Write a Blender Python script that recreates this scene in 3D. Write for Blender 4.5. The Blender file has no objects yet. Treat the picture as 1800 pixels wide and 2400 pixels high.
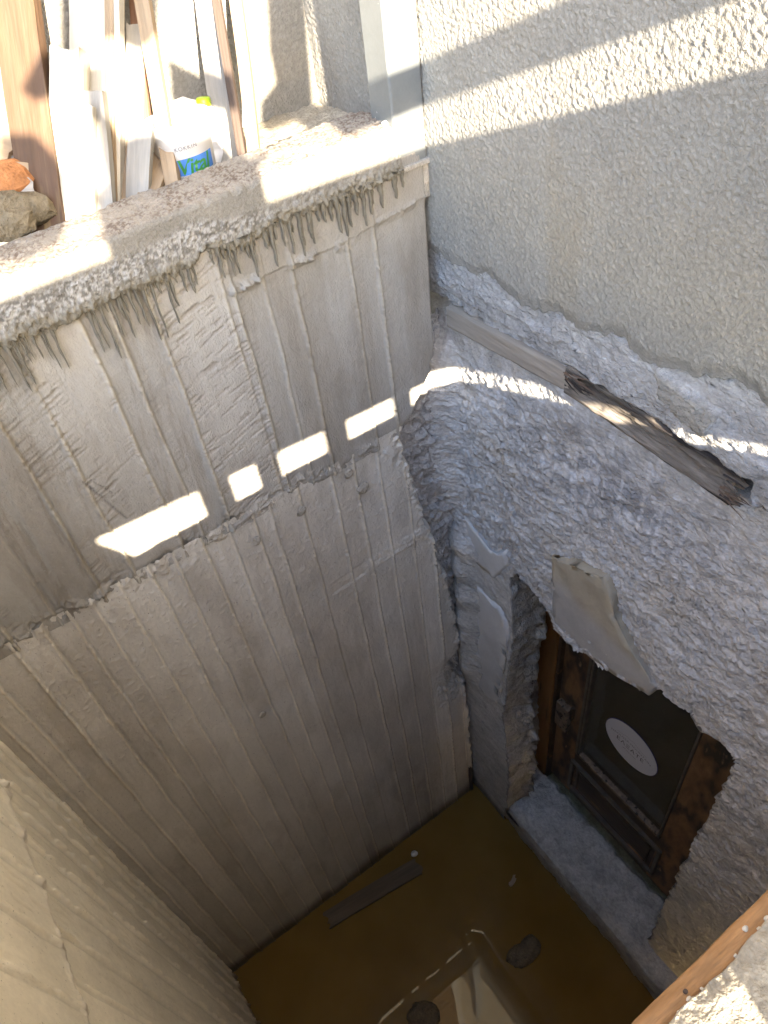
import bpy, bmesh, math, random
import numpy as np
from mathutils import Matrix, Vector

# ---------------------------------------------------------------- camera, sky, sun, exposure
scene = bpy.context.scene
COL = scene.collection
cam_data = bpy.data.cameras.new('camera')
cam = bpy.data.objects.new('camera', cam_data)
COL.objects.link(cam)
scene.camera = cam
cam_data.sensor_fit = 'VERTICAL'
cam_data.sensor_height = 24.0
cam_data.lens = 24.0 * 1830 / 2400
cam_data.clip_start = 0.02
cam_data.clip_end = 500
cam.matrix_world = Matrix(((0.81360135, 0.48054584, -0.32730495, -1.10006212),
                           (-0.57161881, 0.55815841, -0.60142425, -1.4520291),
                           (-0.10632391, 0.67641325, 0.72880748, 4.2),
                           (0, 0, 0, 1)))

SUN_DIR = Vector((0.25, 1.0, -0.415)).normalized()          # the way the light travels
world = bpy.data.worlds.new('World')
scene.world = world
world.use_nodes = True
wn = world.node_tree.nodes
wl = world.node_tree.links
bg = wn['Background']
sky = wn.new('ShaderNodeTexSky')
sky.sky_type = 'NISHITA'
sky.sun_disc = False
sky.sun_elevation = math.asin(-SUN_DIR.z)
sky.sun_rotation = math.atan2(-SUN_DIR.x, -SUN_DIR.y)
sky.air_density = 1.0
sky.dust_density = 1.0
wl.new(sky.outputs[0], bg.inputs[0])
bg.inputs[1].default_value = 0.15
sun_data = bpy.data.lights.new('sun', 'SUN')
sun_data.energy = 5.0
sun_data.angle = math.radians(0.55)
sun_data.color = (1.0, 0.86, 0.66)
sun = bpy.data.objects.new('sun', sun_data)
COL.objects.link(sun)
sun.rotation_euler = SUN_DIR.to_track_quat('-Z', 'Y').to_euler()
scene.view_settings.view_transform = 'Standard'
scene.view_settings.look = 'None'
scene.view_settings.exposure = 3.15
scene.view_settings.gamma = 1.0
scene.view_settings.use_curve_mapping = False

scene.cycles.adaptive_threshold = 0.02
scene.cycles.max_bounces = 16
scene.cycles.diffuse_bounces = 10
random.seed(7)

# ---------------------------------------------------------------- noise
def _h(ix, iy, s):
    n = np.asarray(ix).astype(np.int32).view(np.uint32) * np.uint32(374761393) + np.asarray(iy).astype(np.int32).view(np.uint32) * np.uint32(668265263) + np.uint32((s * 1442695041) & 0xFFFFFFFF)
    n = (n ^ (n >> np.uint32(13))) * np.uint32(1274126177)
    n = (n ^ (n >> np.uint32(16))) * np.uint32(2246822519)
    return ((n ^ (n >> np.uint32(15))) & np.uint32(0xFFFFFF)).astype(np.float32) / np.float32(0xFFFFFF)

def vn(x, y, s=0):
    x, y = np.broadcast_arrays(np.asarray(x, np.float32), np.asarray(y, np.float32))
    ix = np.floor(x); iy = np.floor(y)
    fx = x - ix; fy = y - iy
    fx = fx * fx * fx * (fx * (fx * 6 - 15) + 10); fy = fy * fy * fy * (fy * (fy * 6 - 15) + 10)
    a = _h(ix, iy, s); b = _h(ix + 1, iy, s); c = _h(ix, iy + 1, s); d = _h(ix + 1, iy + 1, s)
    return (a + (b - a) * fx) * (1 - fy) + (c + (d - c) * fx) * fy

def fbm(x, y, s=0, o=4, g=0.5):
    r = 0; a = 1.0; t = 0
    for i in range(o):
        r = r + a * vn(x * 2.03 ** i + 17.3 * i, y * 2.03 ** i - 9.1 * i, s + i * 31)
        t += a; a *= g
    return r / t

def facet(x, y, s=0, tilt=1.0):
    """chipped-rock facets: every cell is a small tilted plane; value about -0.5..0.5, second = distance"""
    ix = np.floor(x); iy = np.floor(y)
    best = np.full(x.shape, 9.0); val = np.zeros(x.shape)
    for dx in (-1, 0, 1):
        for dy in (-1, 0, 1):
            cx = ix + dx; cy = iy + dy
            px = cx + _h(cx, cy, s); py = cy + _h(cx, cy, s + 1)
            d = (x - px) ** 2 + (y - py) ** 2
            gx = _h(cx, cy, s + 2) - 0.5; gy = _h(cx, cy, s + 3) - 0.5
            v = (_h(cx, cy, s + 4) - 0.5) + tilt * 2 * (gx * (x - px) + gy * (y - py))
            m = d < best
            best = np.where(m, d, best); val = np.where(m, v, val)
    return val, np.sqrt(best)

def ss(a, b, x):
    t = np.clip((x - a) / (b - a), 0, 1)
    return t * t * (3 - 2 * t)

def mix(a, b, t):
    t = np.asarray(t)[..., None]
    return np.asarray(a) * (1 - t) + np.asarray(b) * t

def inpoly(px, py, poly):
    r = np.zeros(px.shape, bool)
    n = len(poly); j = n - 1
    for i in range(n):
        xi, yi = poly[i]; xj, yj = poly[j]
        if yi != yj:
            c = ((yi > py) != (yj > py)) & (px < (xj - xi) * (py - yi) / (yj - yi) + xi)
            r ^= c
        j = i
    return r

# ---------------------------------------------------------------- object helpers
def tag(o, label=None, cat=None, group=None, kind=None):
    if label: o['label'] = label
    if cat: o['category'] = cat
    if group: o['group'] = group
    if kind: o['kind'] = kind
    return o

def empty(name, loc, label=None, cat=None, group=None):
    o = bpy.data.objects.new(name, None)
    o.empty_display_size = 0.1
    COL.objects.link(o)
    o.location = loc
    return tag(o, label, cat, group, 'thing' if label else None)

def put(name, me, mat, parent=None):
    o = bpy.data.objects.new(name, me)
    COL.objects.link(o)
    if mat is not None and not me.materials: me.materials.append(mat)
    if parent is not None:
        o.parent = parent
        o.matrix_parent_inverse = Matrix.Translation(-parent.location) if parent.type == 'EMPTY' and parent.parent is None else parent.matrix_basis.inverted()
    return o

def mesh_np(name, co, quads, col=None, smooth=True):
    me = bpy.data.meshes.new(name)
    co = np.ascontiguousarray(co, dtype=np.float32); quads = np.ascontiguousarray(quads, dtype=np.int32)
    me.vertices.add(len(co)); me.vertices.foreach_set('co', co.ravel())
    k = quads.shape[1]; n = len(quads)
    me.loops.add(n * k); me.loops.foreach_set('vertex_index', quads.ravel())
    me.polygons.add(n)
    me.polygons.foreach_set('loop_start', np.arange(0, n * k, k, dtype=np.int32))
    me.polygons.foreach_set('loop_total', np.full(n, k, dtype=np.int32))
    me.polygons.foreach_set('use_smooth', np.full(n, smooth, dtype=bool))
    me.update(calc_edges=True)
    if col is not None:
        at = me.color_attributes.new('Col', 'FLOAT_COLOR', 'POINT')
        c = np.ones((len(co), 4), np.float32); c[:, :3] = np.clip(col.reshape(-1, 3), 0, 1)
        at.data.foreach_set('color', c.ravel())
    return me

def grid(name, P, col, mat, parent=None, keep=None, flip=False, smooth=True):
    """P: (n,m,3) array of points"""
    n, m = P.shape[:2]
    idx = np.arange(n * m).reshape(n, m)
    q = np.stack([idx[:-1, :-1], idx[1:, :-1], idx[1:, 1:], idx[:-1, 1:]], -1).reshape(-1, 4)
    if keep is not None:
        k = keep.reshape(n, m)
        kk = (k[:-1, :-1] & k[1:, :-1] & k[1:, 1:] & k[:-1, 1:]).reshape(-1)
        q = q[kk]
    if flip: q = q[:, ::-1]
    co = P.reshape(-1, 3); cc = None if col is None else col.reshape(-1, 3)
    used = np.unique(q)
    rm = np.zeros(len(co), np.int64); rm[used] = np.arange(len(used))
    me = mesh_np(name, co[used], rm[q], None if cc is None else cc[used], smooth)
    return put(name, me, mat, parent)

def bm_obj(name, bm, mat, parent=None, smooth=False):
    me = bpy.data.meshes.new(name)
    bmesh.ops.recalc_face_normals(bm, faces=bm.faces[:])
    bm.to_mesh(me); bm.free()
    if smooth:
        for p in me.polygons: p.use_smooth = True
    return put(name, me, mat, parent)

def box(name, lo, hi, mat, parent=None, bevel=0.003, seg=2):
    bm = bmesh.new()
    bmesh.ops.create_cube(bm, size=1)
    for v in bm.verts:
        v.co = Vector([lo[i] + (v.co[i] + 0.5) * (hi[i] - lo[i]) for i in range(3)])
    if bevel: bmesh.ops.bevel(bm, geom=bm.edges[:], offset=bevel, segments=seg, affect='EDGES', profile=0.6)
    return bm_obj(name, bm, mat, parent)

def prism(name, poly, axis, a, b, mat, parent=None, bevel=0.0, rough=0.0, seed=1, cuts=0):
    """polygon in the two other axes, extruded along axis from a to b"""
    bm = bmesh.new()
    def P(p, d):
        if axis == 0: return Vector((d, p[0], p[1]))
        if axis == 1: return Vector((p[0], d, p[1]))
        return Vector((p[0], p[1], d))
    v0 = [bm.verts.new(P(p, a)) for p in poly]; v1 = [bm.verts.new(P(p, b)) for p in poly]
    bm.faces.new(v0); bm.faces.new(v1[::-1])
    for i in range(len(poly)):
        j = (i + 1) % len(poly)
        bm.faces.new((v0[j], v0[i], v1[i], v1[j]))
    if bevel: bmesh.ops.bevel(bm, geom=bm.edges[:], offset=bevel, segments=2, affect='EDGES', profile=0.6)
    if cuts:
        bmesh.ops.triangulate(bm, faces=bm.faces[:])
        for c in range(cuts):
            bmesh.ops.subdivide_edges(bm, edges=[e for e in bm.edges if e.calc_length() > 0.02], cuts=1, use_grid_fill=False)
            bmesh.ops.triangulate(bm, faces=bm.faces[:])
        rng = random.Random(seed)
        bm.normal_update()
        for v in bm.verts:
            v.co += v.normal * (rng.random() - 0.5) * rough
    return bm_obj(name, bm, mat, parent)

# ---------------------------------------------------------------- materials
def material(name, color=None, rough=0.85, tint=((0.85, 1.1), 9.0), tint2=((0.9, 1.08), 60.0), bump=((40, 0.004), (160, 0.0015)),
             stretch=(1, 1, 1), spec=0.25, metallic=0.0, speck=None, wave=None):
    m = bpy.data.materials.new(name); m.use_nodes = True
    nt = m.node_tree; N = nt.nodes; L = nt.links
    b = N['Principled BSDF']
    b.inputs['Roughness'].default_value = rough
    b.inputs['Specular IOR Level'].default_value = spec
    b.inputs['Metallic'].default_value = metallic
    tc = N.new('ShaderNodeTexCoord')
    mp = N.new('ShaderNodeMapping'); mp.inputs['Scale'].default_value = stretch
    L.new(tc.outputs['Object'], mp.inputs['Vector'])
    if color is None:
        at = N.new('ShaderNodeAttribute'); at.attribute_name = 'Col'; c = at.outputs['Color']
    else:
        rg = N.new('ShaderNodeRGB'); rg.outputs[0].default_value = (*color, 1); c = rg.outputs[0]
    for k, tt in enumerate((tint, tint2)):
        if not tt: continue
        (lo, hi), sc = tt
        nz = N.new('ShaderNodeTexNoise'); nz.inputs['Scale'].default_value = sc; nz.inputs['Detail'].default_value = 3; nz.inputs['Roughness'].default_value = 0.65
        L.new(mp.outputs[0], nz.inputs['Vector'])
        mr = N.new('ShaderNodeMapRange'); mr.inputs[1].default_value = 0.3; mr.inputs[2].default_value = 0.7; mr.inputs[3].default_value = lo; mr.inputs[4].default_value = hi
        L.new(nz.outputs['Fac'], mr.inputs[0])
        vm = N.new('ShaderNodeVectorMath'); vm.operation = 'SCALE'
        L.new(c, vm.inputs[0]); L.new(mr.outputs[0], vm.inputs['Scale']); c = vm.outputs[0]
    if speck:
        for (scol, sc, t0, t1) in speck:
            nz = N.new('ShaderNodeTexNoise'); nz.inputs['Scale'].default_value = sc; nz.inputs['Detail'].default_value = 4
            L.new(mp.outputs[0], nz.inputs['Vector'])
            mr = N.new('ShaderNodeMapRange'); mr.inputs[1].default_value = t0; mr.inputs[2].default_value = t1
            L.new(nz.outputs['Fac'], mr.inputs[0])
            mx = N.new('ShaderNodeMix'); mx.data_type = 'RGBA'
            L.new(mr.outputs[0], mx.inputs[0]); L.new(c, mx.inputs[6]); mx.inputs[7].default_value = (*scol, 1); c = mx.outputs[2]
    L.new(c, b.inputs['Base Color'])
    nrm = None
    for sc, dist in bump:
        nz = N.new('ShaderNodeTexNoise'); nz.inputs['Scale'].default_value = sc; nz.inputs['Detail'].default_value = 2; nz.inputs['Roughness'].default_value = 0.6
        L.new(mp.outputs[0], nz.inputs['Vector'])
        bp = N.new('ShaderNodeBump'); bp.inputs['Distance'].default_value = dist; bp.inputs['Strength'].default_value = 1.0
        L.new(nz.outputs['Fac'], bp.inputs['Height'])
        if nrm: L.new(nrm, bp.inputs['Normal'])
        nrm = bp.outputs[0]
    if nrm: L.new(nrm, b.inputs['Normal'])
    return m

M_conc = material('board_marked_concrete', None, 0.88, ((0.92, 1.06), 7.0), ((0.95, 1.05), 90.0), ((25, 0.0012), (240, 0.0022)), (1, 1, 0.6), speck=[((0.26, 0.245, 0.22), 210, 0.66, 0.72)])
M_concL = material('side_wall_concrete', None, 0.88, ((0.9, 1.08), 6.0), ((0.94, 1.05), 80.0), ((25, 0.002), (260, 0.0020)), (1, 1, 0.6), speck=[((0.36, 0.33, 0.27), 200, 0.67, 0.73)])
M_cap = material('parapet_mortar', None, 0.92, ((0.9, 1.08), 12.0), ((0.8, 1.15), 180.0), ((120, 0.003), (320, 0.0015)))
M_stucco = material('sprayed_stucco', None, 0.93, ((0.93, 1.05), 5.0), ((0.9, 1.07), 150.0), ((170, 0.0035), (420, 0.001)))
M_rock = material('hacked_masonry', None, 0.9, ((0.8, 1.15), 14.0), ((0.8, 1.15), 90.0), ((60, 0.007), (190, 0.004)), (1, 0.7, 1.25))
M_smoothstone = material('smooth_stone', None, 0.85, ((0.92, 1.06), 10.0), ((0.96, 1.03), 90.0), ((14, 0.003), (150, 0.0008)))
M_drip = material('cement_run', (0.15, 0.138, 0.112), 0.75, ((0.8, 1.2), 30.0), ((0.9, 1.1), 150.0), ((90, 0.002),))
M_lump = material('spilled_mortar', (0.36, 0.335, 0.295), 0.92, ((0.85, 1.12), 30.0), ((0.85, 1.1), 150.0), ((80, 0.006), (260, 0.002)))
M_soil = material('packed_earth', (0.34, 0.29, 0.22), 0.95, ((0.75, 1.2), 4.0), ((0.8, 1.2), 60.0), ((50, 0.006), (200, 0.003)))
M_steel = material('grey_painted_steel', (0.155, 0.168, 0.172), 0.42, ((0.93, 1.06), 8.0), ((0.95, 1.04), 120.0), ((300, 0.0003),), spec=0.5,
                   speck=[((0.5, 0.5, 0.48), 90, 0.72, 0.74)])
def wood(name, c, rough=0.8, dark=None, v=(0.75, 1.2), light=None, sc=7.0):
    sp = []
    if dark: sp.append((dark, sc * 0.9, 0.56, 0.66))
    if light: sp.append((light, sc * 1.7, 0.60, 0.68))
    return material(name, c, rough, (v, 14.0), ((0.85, 1.12), 70.0), ((35, 0.003), (120, 0.0015)), (1, 1, 0.09), speck=sp or None)
M_grey = wood('silvered_plank', (0.28, 0.265, 0.24), dark=(0.19, 0.17, 0.145))
M_pale = wood('pale_plank', (0.46, 0.43, 0.37))
M_tan = wood('tan_plank', (0.30, 0.225, 0.15), dark=(0.20, 0.14, 0.085))
M_dark = wood('dark_stained_stick', (0.075, 0.055, 0.045))
M_peel = wood('peeling_varnish', (0.085, 0.050, 0.030), 0.6, dark=(0.055, 0.030, 0.02), light=(0.20, 0.15, 0.08), sc=12)
M_red = wood('reddish_stick', (0.25, 0.14, 0.09))
M_form = material('formwork_board', (0.30, 0.17, 0.08), 0.8, ((0.72, 1.2), 30.0), ((0.8, 1.2), 110.0), ((70, 0.004), (200, 0.002)), (0.18, 1, 1))
M_lath = material('old_lath', (0.30, 0.265, 0.225), 0.85, ((0.8, 1.12), 22.0), ((0.88, 1.1), 90.0), ((60, 0.003), (180, 0.001)), (1, 0.1, 1), speck=[((0.22, 0.15, 0.09), 7, 0.66, 0.72)])
M_rot = material('rotten_lath', (0.20, 0.175, 0.15), 0.9, ((0.45, 1.3), 40.0), ((0.6, 1.2), 140.0), ((60, 0.012), (160, 0.006)), (1, 0.1, 1), speck=[((0.035, 0.03, 0.03), 22, 0.46, 0.56)])
M_splinter = material('splinter', (0.11, 0.075, 0.055), 0.85, ((0.7, 1.3), 30.0), None, ((60, 0.003),), (1, 0.2, 1))
M_doorwood = material('worn_door_wood', (0.21, 0.12, 0.06), 0.6, ((0.7, 1.2), 10.0), ((0.8, 1.15), 60.0), ((40, 0.002), (140, 0.001)), (1, 1, 0.4), spec=0.3,
                      speck=[((0.05, 0.04, 0.03), 15, 0.47, 0.60), ((0.32, 0.21, 0.12), 15, 0.66, 0.72)])
M_doordark = material('blackened_door_wood', (0.075, 0.052, 0.034), 0.55, ((0.6, 1.3), 10.0), ((0.8, 1.15), 60.0), ((40, 0.002), (140, 0.001)), (1, 0.3, 1), spec=0.35,
                      speck=[((0.26, 0.14, 0.06), 9, 0.60, 0.66)])
M_frame = material('orange_brown_frame', (0.26, 0.14, 0.055), 0.6, ((0.8, 1.15), 8.0), ((0.85, 1.1), 60.0), ((40, 0.002), (140, 0.001)), (1, 1, 0.12), spec=0.3,
                   speck=[((0.05, 0.03, 0.02), 18, 0.62, 0.7)])
M_bead = material('glazing_bead', (0.11, 0.09, 0.07), 0.5, ((0.7, 1.3), 20.0), None, ((60, 0.001),), spec=0.4)
M_brass = material('lock_plate', (0.20, 0.15, 0.11), 0.6, ((0.6, 1.3), 40.0), None, ((90, 0.001),), spec=0.4, speck=[((0.03, 0.025, 0.02), 45, 0.56, 0.62)])
M_paper = material('sticker_paper', (0.62, 0.62, 0.66), 0.5, None, None, ())
M_ink = material('sticker_print', (0.035, 0.035, 0.045), 0.6, None, None, ())
M_ink2 = material('sticker_print_grey', (0.22, 0.22, 0.25), 0.6, None, None, ())
M_blue_rim = material('sticker_rim', (0.02, 0.015, 0.12), 0.5, None, None, ())
M_plasticW = material('white_plastic', (0.75, 0.76, 0.78), 0.35, ((0.97, 1.02), 8.0), None, (), spec=0.5)
M_plasticB = material('blue_print', (0.07, 0.20, 0.55), 0.4, ((0.7, 1.4), 25.0), None, (), spec=0.5)
M_plasticG = material('green_print', (0.05, 0.22, 0.04), 0.4, None, None, (), spec=0.5)
M_cap_green = material('lime_cap', (0.38, 0.55, 0.02), 0.4, None, None, (), spec=0.5)
M_lblue = material('light_blue_print', (0.05, 0.33, 0.75), 0.4, None, None, (), spec=0.5)
M_tile = material('orange_clay', (0.34, 0.15, 0.06), 0.9, ((0.75, 1.2), 20.0), ((0.8, 1.2), 120.0), ((60, 0.006), (200, 0.002)), speck=[((0.7, 0.66, 0.6), 30, 0.66, 0.7)])
M_stone = material('field_stone', (0.15, 0.125, 0.085), 0.9, ((0.7, 1.25), 18.0), ((0.8, 1.2), 100.0), ((50, 0.008), (180, 0.003)))
M_mudstone = material('muddy_stone', (0.095, 0.068, 0.036), 0.7, ((0.7, 1.4), 25.0), ((0.8, 1.2), 100.0), ((50, 0.008), (160, 0.003)), spec=0.5)
M_wetwood = material('wet_plank', (0.115, 0.085, 0.055), 0.75, ((0.75, 1.2), 14.0), ((0.85, 1.12), 70.0), ((35, 0.003), (120, 0.0015)), (1, 1, 0.09), spec=0.12)
M_marble = material('pale_slab', (0.6, 0.58, 0.54), 0.6, ((0.9, 1.08), 8.0), None, ((60, 0.001),))
M_dust = material('dark_interior', (0.12, 0.115, 0.10), 0.9, ((0.7, 1.3), 3.0), None, ((20, 0.004),))
M_pebble = material('pale_chip', (0.5, 0.47, 0.42), 0.9, ((0.8, 1.1), 60.0), None, ((200, 0.002),))

def glass_material():
    m = bpy.data.materials.new('dusty_glass'); m.use_nodes = True
    nt = m.node_tree; N = nt.nodes; L = nt.links
    for n in list(N):
        if n.type != 'OUTPUT_MATERIAL': N.remove(n)
    out = [n for n in N if n.type == 'OUTPUT_MATERIAL'][0]
    tr = N.new('ShaderNodeBsdfTransparent'); tr.inputs[0].default_value = (0.75, 0.78, 0.74, 1)
    gl = N.new('ShaderNodeBsdfGlossy'); gl.inputs['Roughness'].default_value = 0.03
    fr = N.new('ShaderNodeFresnel'); fr.inputs[0].default_value = 1.5
    mx = N.new('ShaderNodeMixShader')
    L.new(fr.outputs[0], mx.inputs[0]); L.new(tr.outputs[0], mx.inputs[1]); L.new(gl.outputs[0], mx.inputs[2])
    df = N.new('ShaderNodeBsdfDiffuse'); df.inputs[0].default_value = (0.30, 0.30, 0.27, 1)
    nz = N.new('ShaderNodeTexNoise'); nz.inputs['Scale'].default_value = 6; nz.inputs['Detail'].default_value = 6
    tc = N.new('ShaderNodeTexCoord'); L.new(tc.outputs['Object'], nz.inputs['Vector'])
    mr = N.new('ShaderNodeMapRange'); mr.inputs[1].default_value = 0.3; mr.inputs[2].default_value = 0.75; mr.inputs[3].default_value = 0.10; mr.inputs[4].default_value = 0.24
    L.new(nz.outputs['Fac'], mr.inputs[0])
    m2 = N.new('ShaderNodeMixShader')
    L.new(mr.outputs[0], m2.inputs[0]); L.new(mx.outputs[0], m2.inputs[1]); L.new(df.outputs[0], m2.inputs[2])
    L.new(m2.outputs[0], out.inputs[0])
    return m
M_glass = glass_material()

def water_material():
    m = bpy.data.materials.new('muddy_water'); m.use_nodes = True
    nt = m.node_tree; N = nt.nodes; L = nt.links
    b = N['Principled BSDF']
    b.inputs['Roughness'].default_value = 0.0
    b.inputs['IOR'].default_value = 1.333
    b.inputs['Specular IOR Level'].default_value = 0.5
    tc = N.new('ShaderNodeTexCoord')
    nz = N.new('ShaderNodeTexNoise'); nz.inputs['Scale'].default_value = 3.0; nz.inputs['Detail'].default_value = 7
    L.new(tc.outputs['Object'], nz.inputs['Vector'])
    cr = N.new('ShaderNodeValToRGB')
    cr.color_ramp.elements[0].position = 0.3; cr.color_ramp.elements[0].color = (0.135, 0.078, 0.018, 1)
    cr.color_ramp.elements[1].position = 0.75; cr.color_ramp.elements[1].color = (0.195, 0.116, 0.030, 1)
    L.new(nz.outputs['Fac'], cr.inputs[0]); L.new(cr.outputs[0], b.inputs['Base Color'])
    n2 = N.new('ShaderNodeTexNoise'); n2.inputs['Scale'].default_value = 5; n2.inputs['Detail'].default_value = 1
    L.new(tc.outputs['Object'], n2.inputs['Vector'])
    bp = N.new('ShaderNodeBump'); bp.inputs['Distance'].default_value = 0.0004
    L.new(n2.outputs['Fac'], bp.inputs['Height']); L.new(bp.outputs[0], b.inputs['Normal'])
    return m
M_water = water_material()

# ================================================================ THE SETTING
# ---- ground sheet with the pit left open
def build_ground():
    xs = [-70, -1.70, 0.02, 70]; ys = [-70, -1.60, 0.12, 70]
    bm = bmesh.new()
    V = [[bm.verts.new((x, y, 3.365)) for x in xs] for y in ys]
    for j in range(3):
        for i in range(3):
            if i == 1 and j == 1: continue
            bm.faces.new((V[j][i], V[j][i + 1], V[j + 1][i + 1], V[j + 1][i]))
    g = bm_obj('ground', bm, M_soil)
    tag(g, kind='structure')
    # trodden strip between the parapet and the far wall, uneven
    x = np.arange(-2.2, -0.05, 0.012); y = np.arange(0.13, 0.475, 0.012)
    X, Y = np.meshgrid(x, y, indexing='ij')
    Z = 3.462 + 0.018 * (fbm(X * 14, Y * 14, 3) - 0.5) + 0.012 * (vn(X * 60, Y * 60, 5) - 0.5)
    col = mix((0.33, 0.29, 0.22), (0.44, 0.39, 0.31), fbm(X * 20, Y * 20, 9))
    s = grid('earth_strip', np.stack([X, Y, Z], -1), col, material('dusty_earth', None, 0.95, ((0.8, 1.15), 20.0), ((0.75, 1.2), 120.0), ((60, 0.006), (200, 0.003))))
    tag(s, kind='structure')
build_ground()

# ---- water
def build_water():
    bm = bmesh.new()
    v = [bm.verts.new(p) for p in ((-1.56, -1.48, 0), (0.40, -1.48, 0), (0.40, 0.16, 0), (-1.56, 0.16, 0))]
    bm.faces.new(v)
    w = bm_obj('water', bm, M_water)
    tag(w, kind='structure')
build_water()

# ---- back wall: board-marked concrete in two pours with a mortar parapet
back = empty('concrete_wall', (-0.8, 0, 0), 'grey board-marked concrete wall with a dripping mortar parapet, facing the camera', 'wall')
SEAM_UP = [-1.36, -1.25, -1.13, -1.043, -0.908, -0.848, -0.769, -0.612, -0.588, -0.516, -0.447, -0.298, -0.225]
TONE_UP = np.array([0.5, 0.4, 0.3, 0.55, 0.95, 0.6, 0.5, 0.9, 0.6, 0.2, 0.3, 0.35, 0.4, 0.3])
TEAR_UP = np.array([0, 0.3, 0, 0.4, 1, 0, 0, 1, 0.5, 0.1, 0, 0.1, 0, 0.0])
STRK_UP = np.array([0.5, 0.5, 1, 0.6, 0, 0.9, 0.9, 0.1, 0.3, 0.4, 0.3, 0.2, 0.1, 0.0])
SEAM_LO = [-1.50, -1.445, -1.369, -1.292, -1.226, -1.165, -1.09, -1.006, -0.94, -0.857, -0.78, -0.709, -0.658, -0.566, -0.46, -0.383, -0.303, -0.218, -0.137, -0.06]
EDGE_Z = np.array([-0.1, 0.065, 0.699, 1.107, 1.30, 1.341, 1.375, 1.42, 1.625, 1.864, 2.068, 2.329, 2.481, 2.582, 2.681, 2.723, 2.781, 2.873, 2.953, 3.5])
EDGE_X = np.array([-0.004, -0.007, -0.009, -0.016, -0.075, -0.10, -0.085, -0.034, -0.042, -0.062, -0.099, -0.153, -0.174, -0.189, -0.21, -0.197, -0.131, -0.078, -0.062, -0.058])

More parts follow.
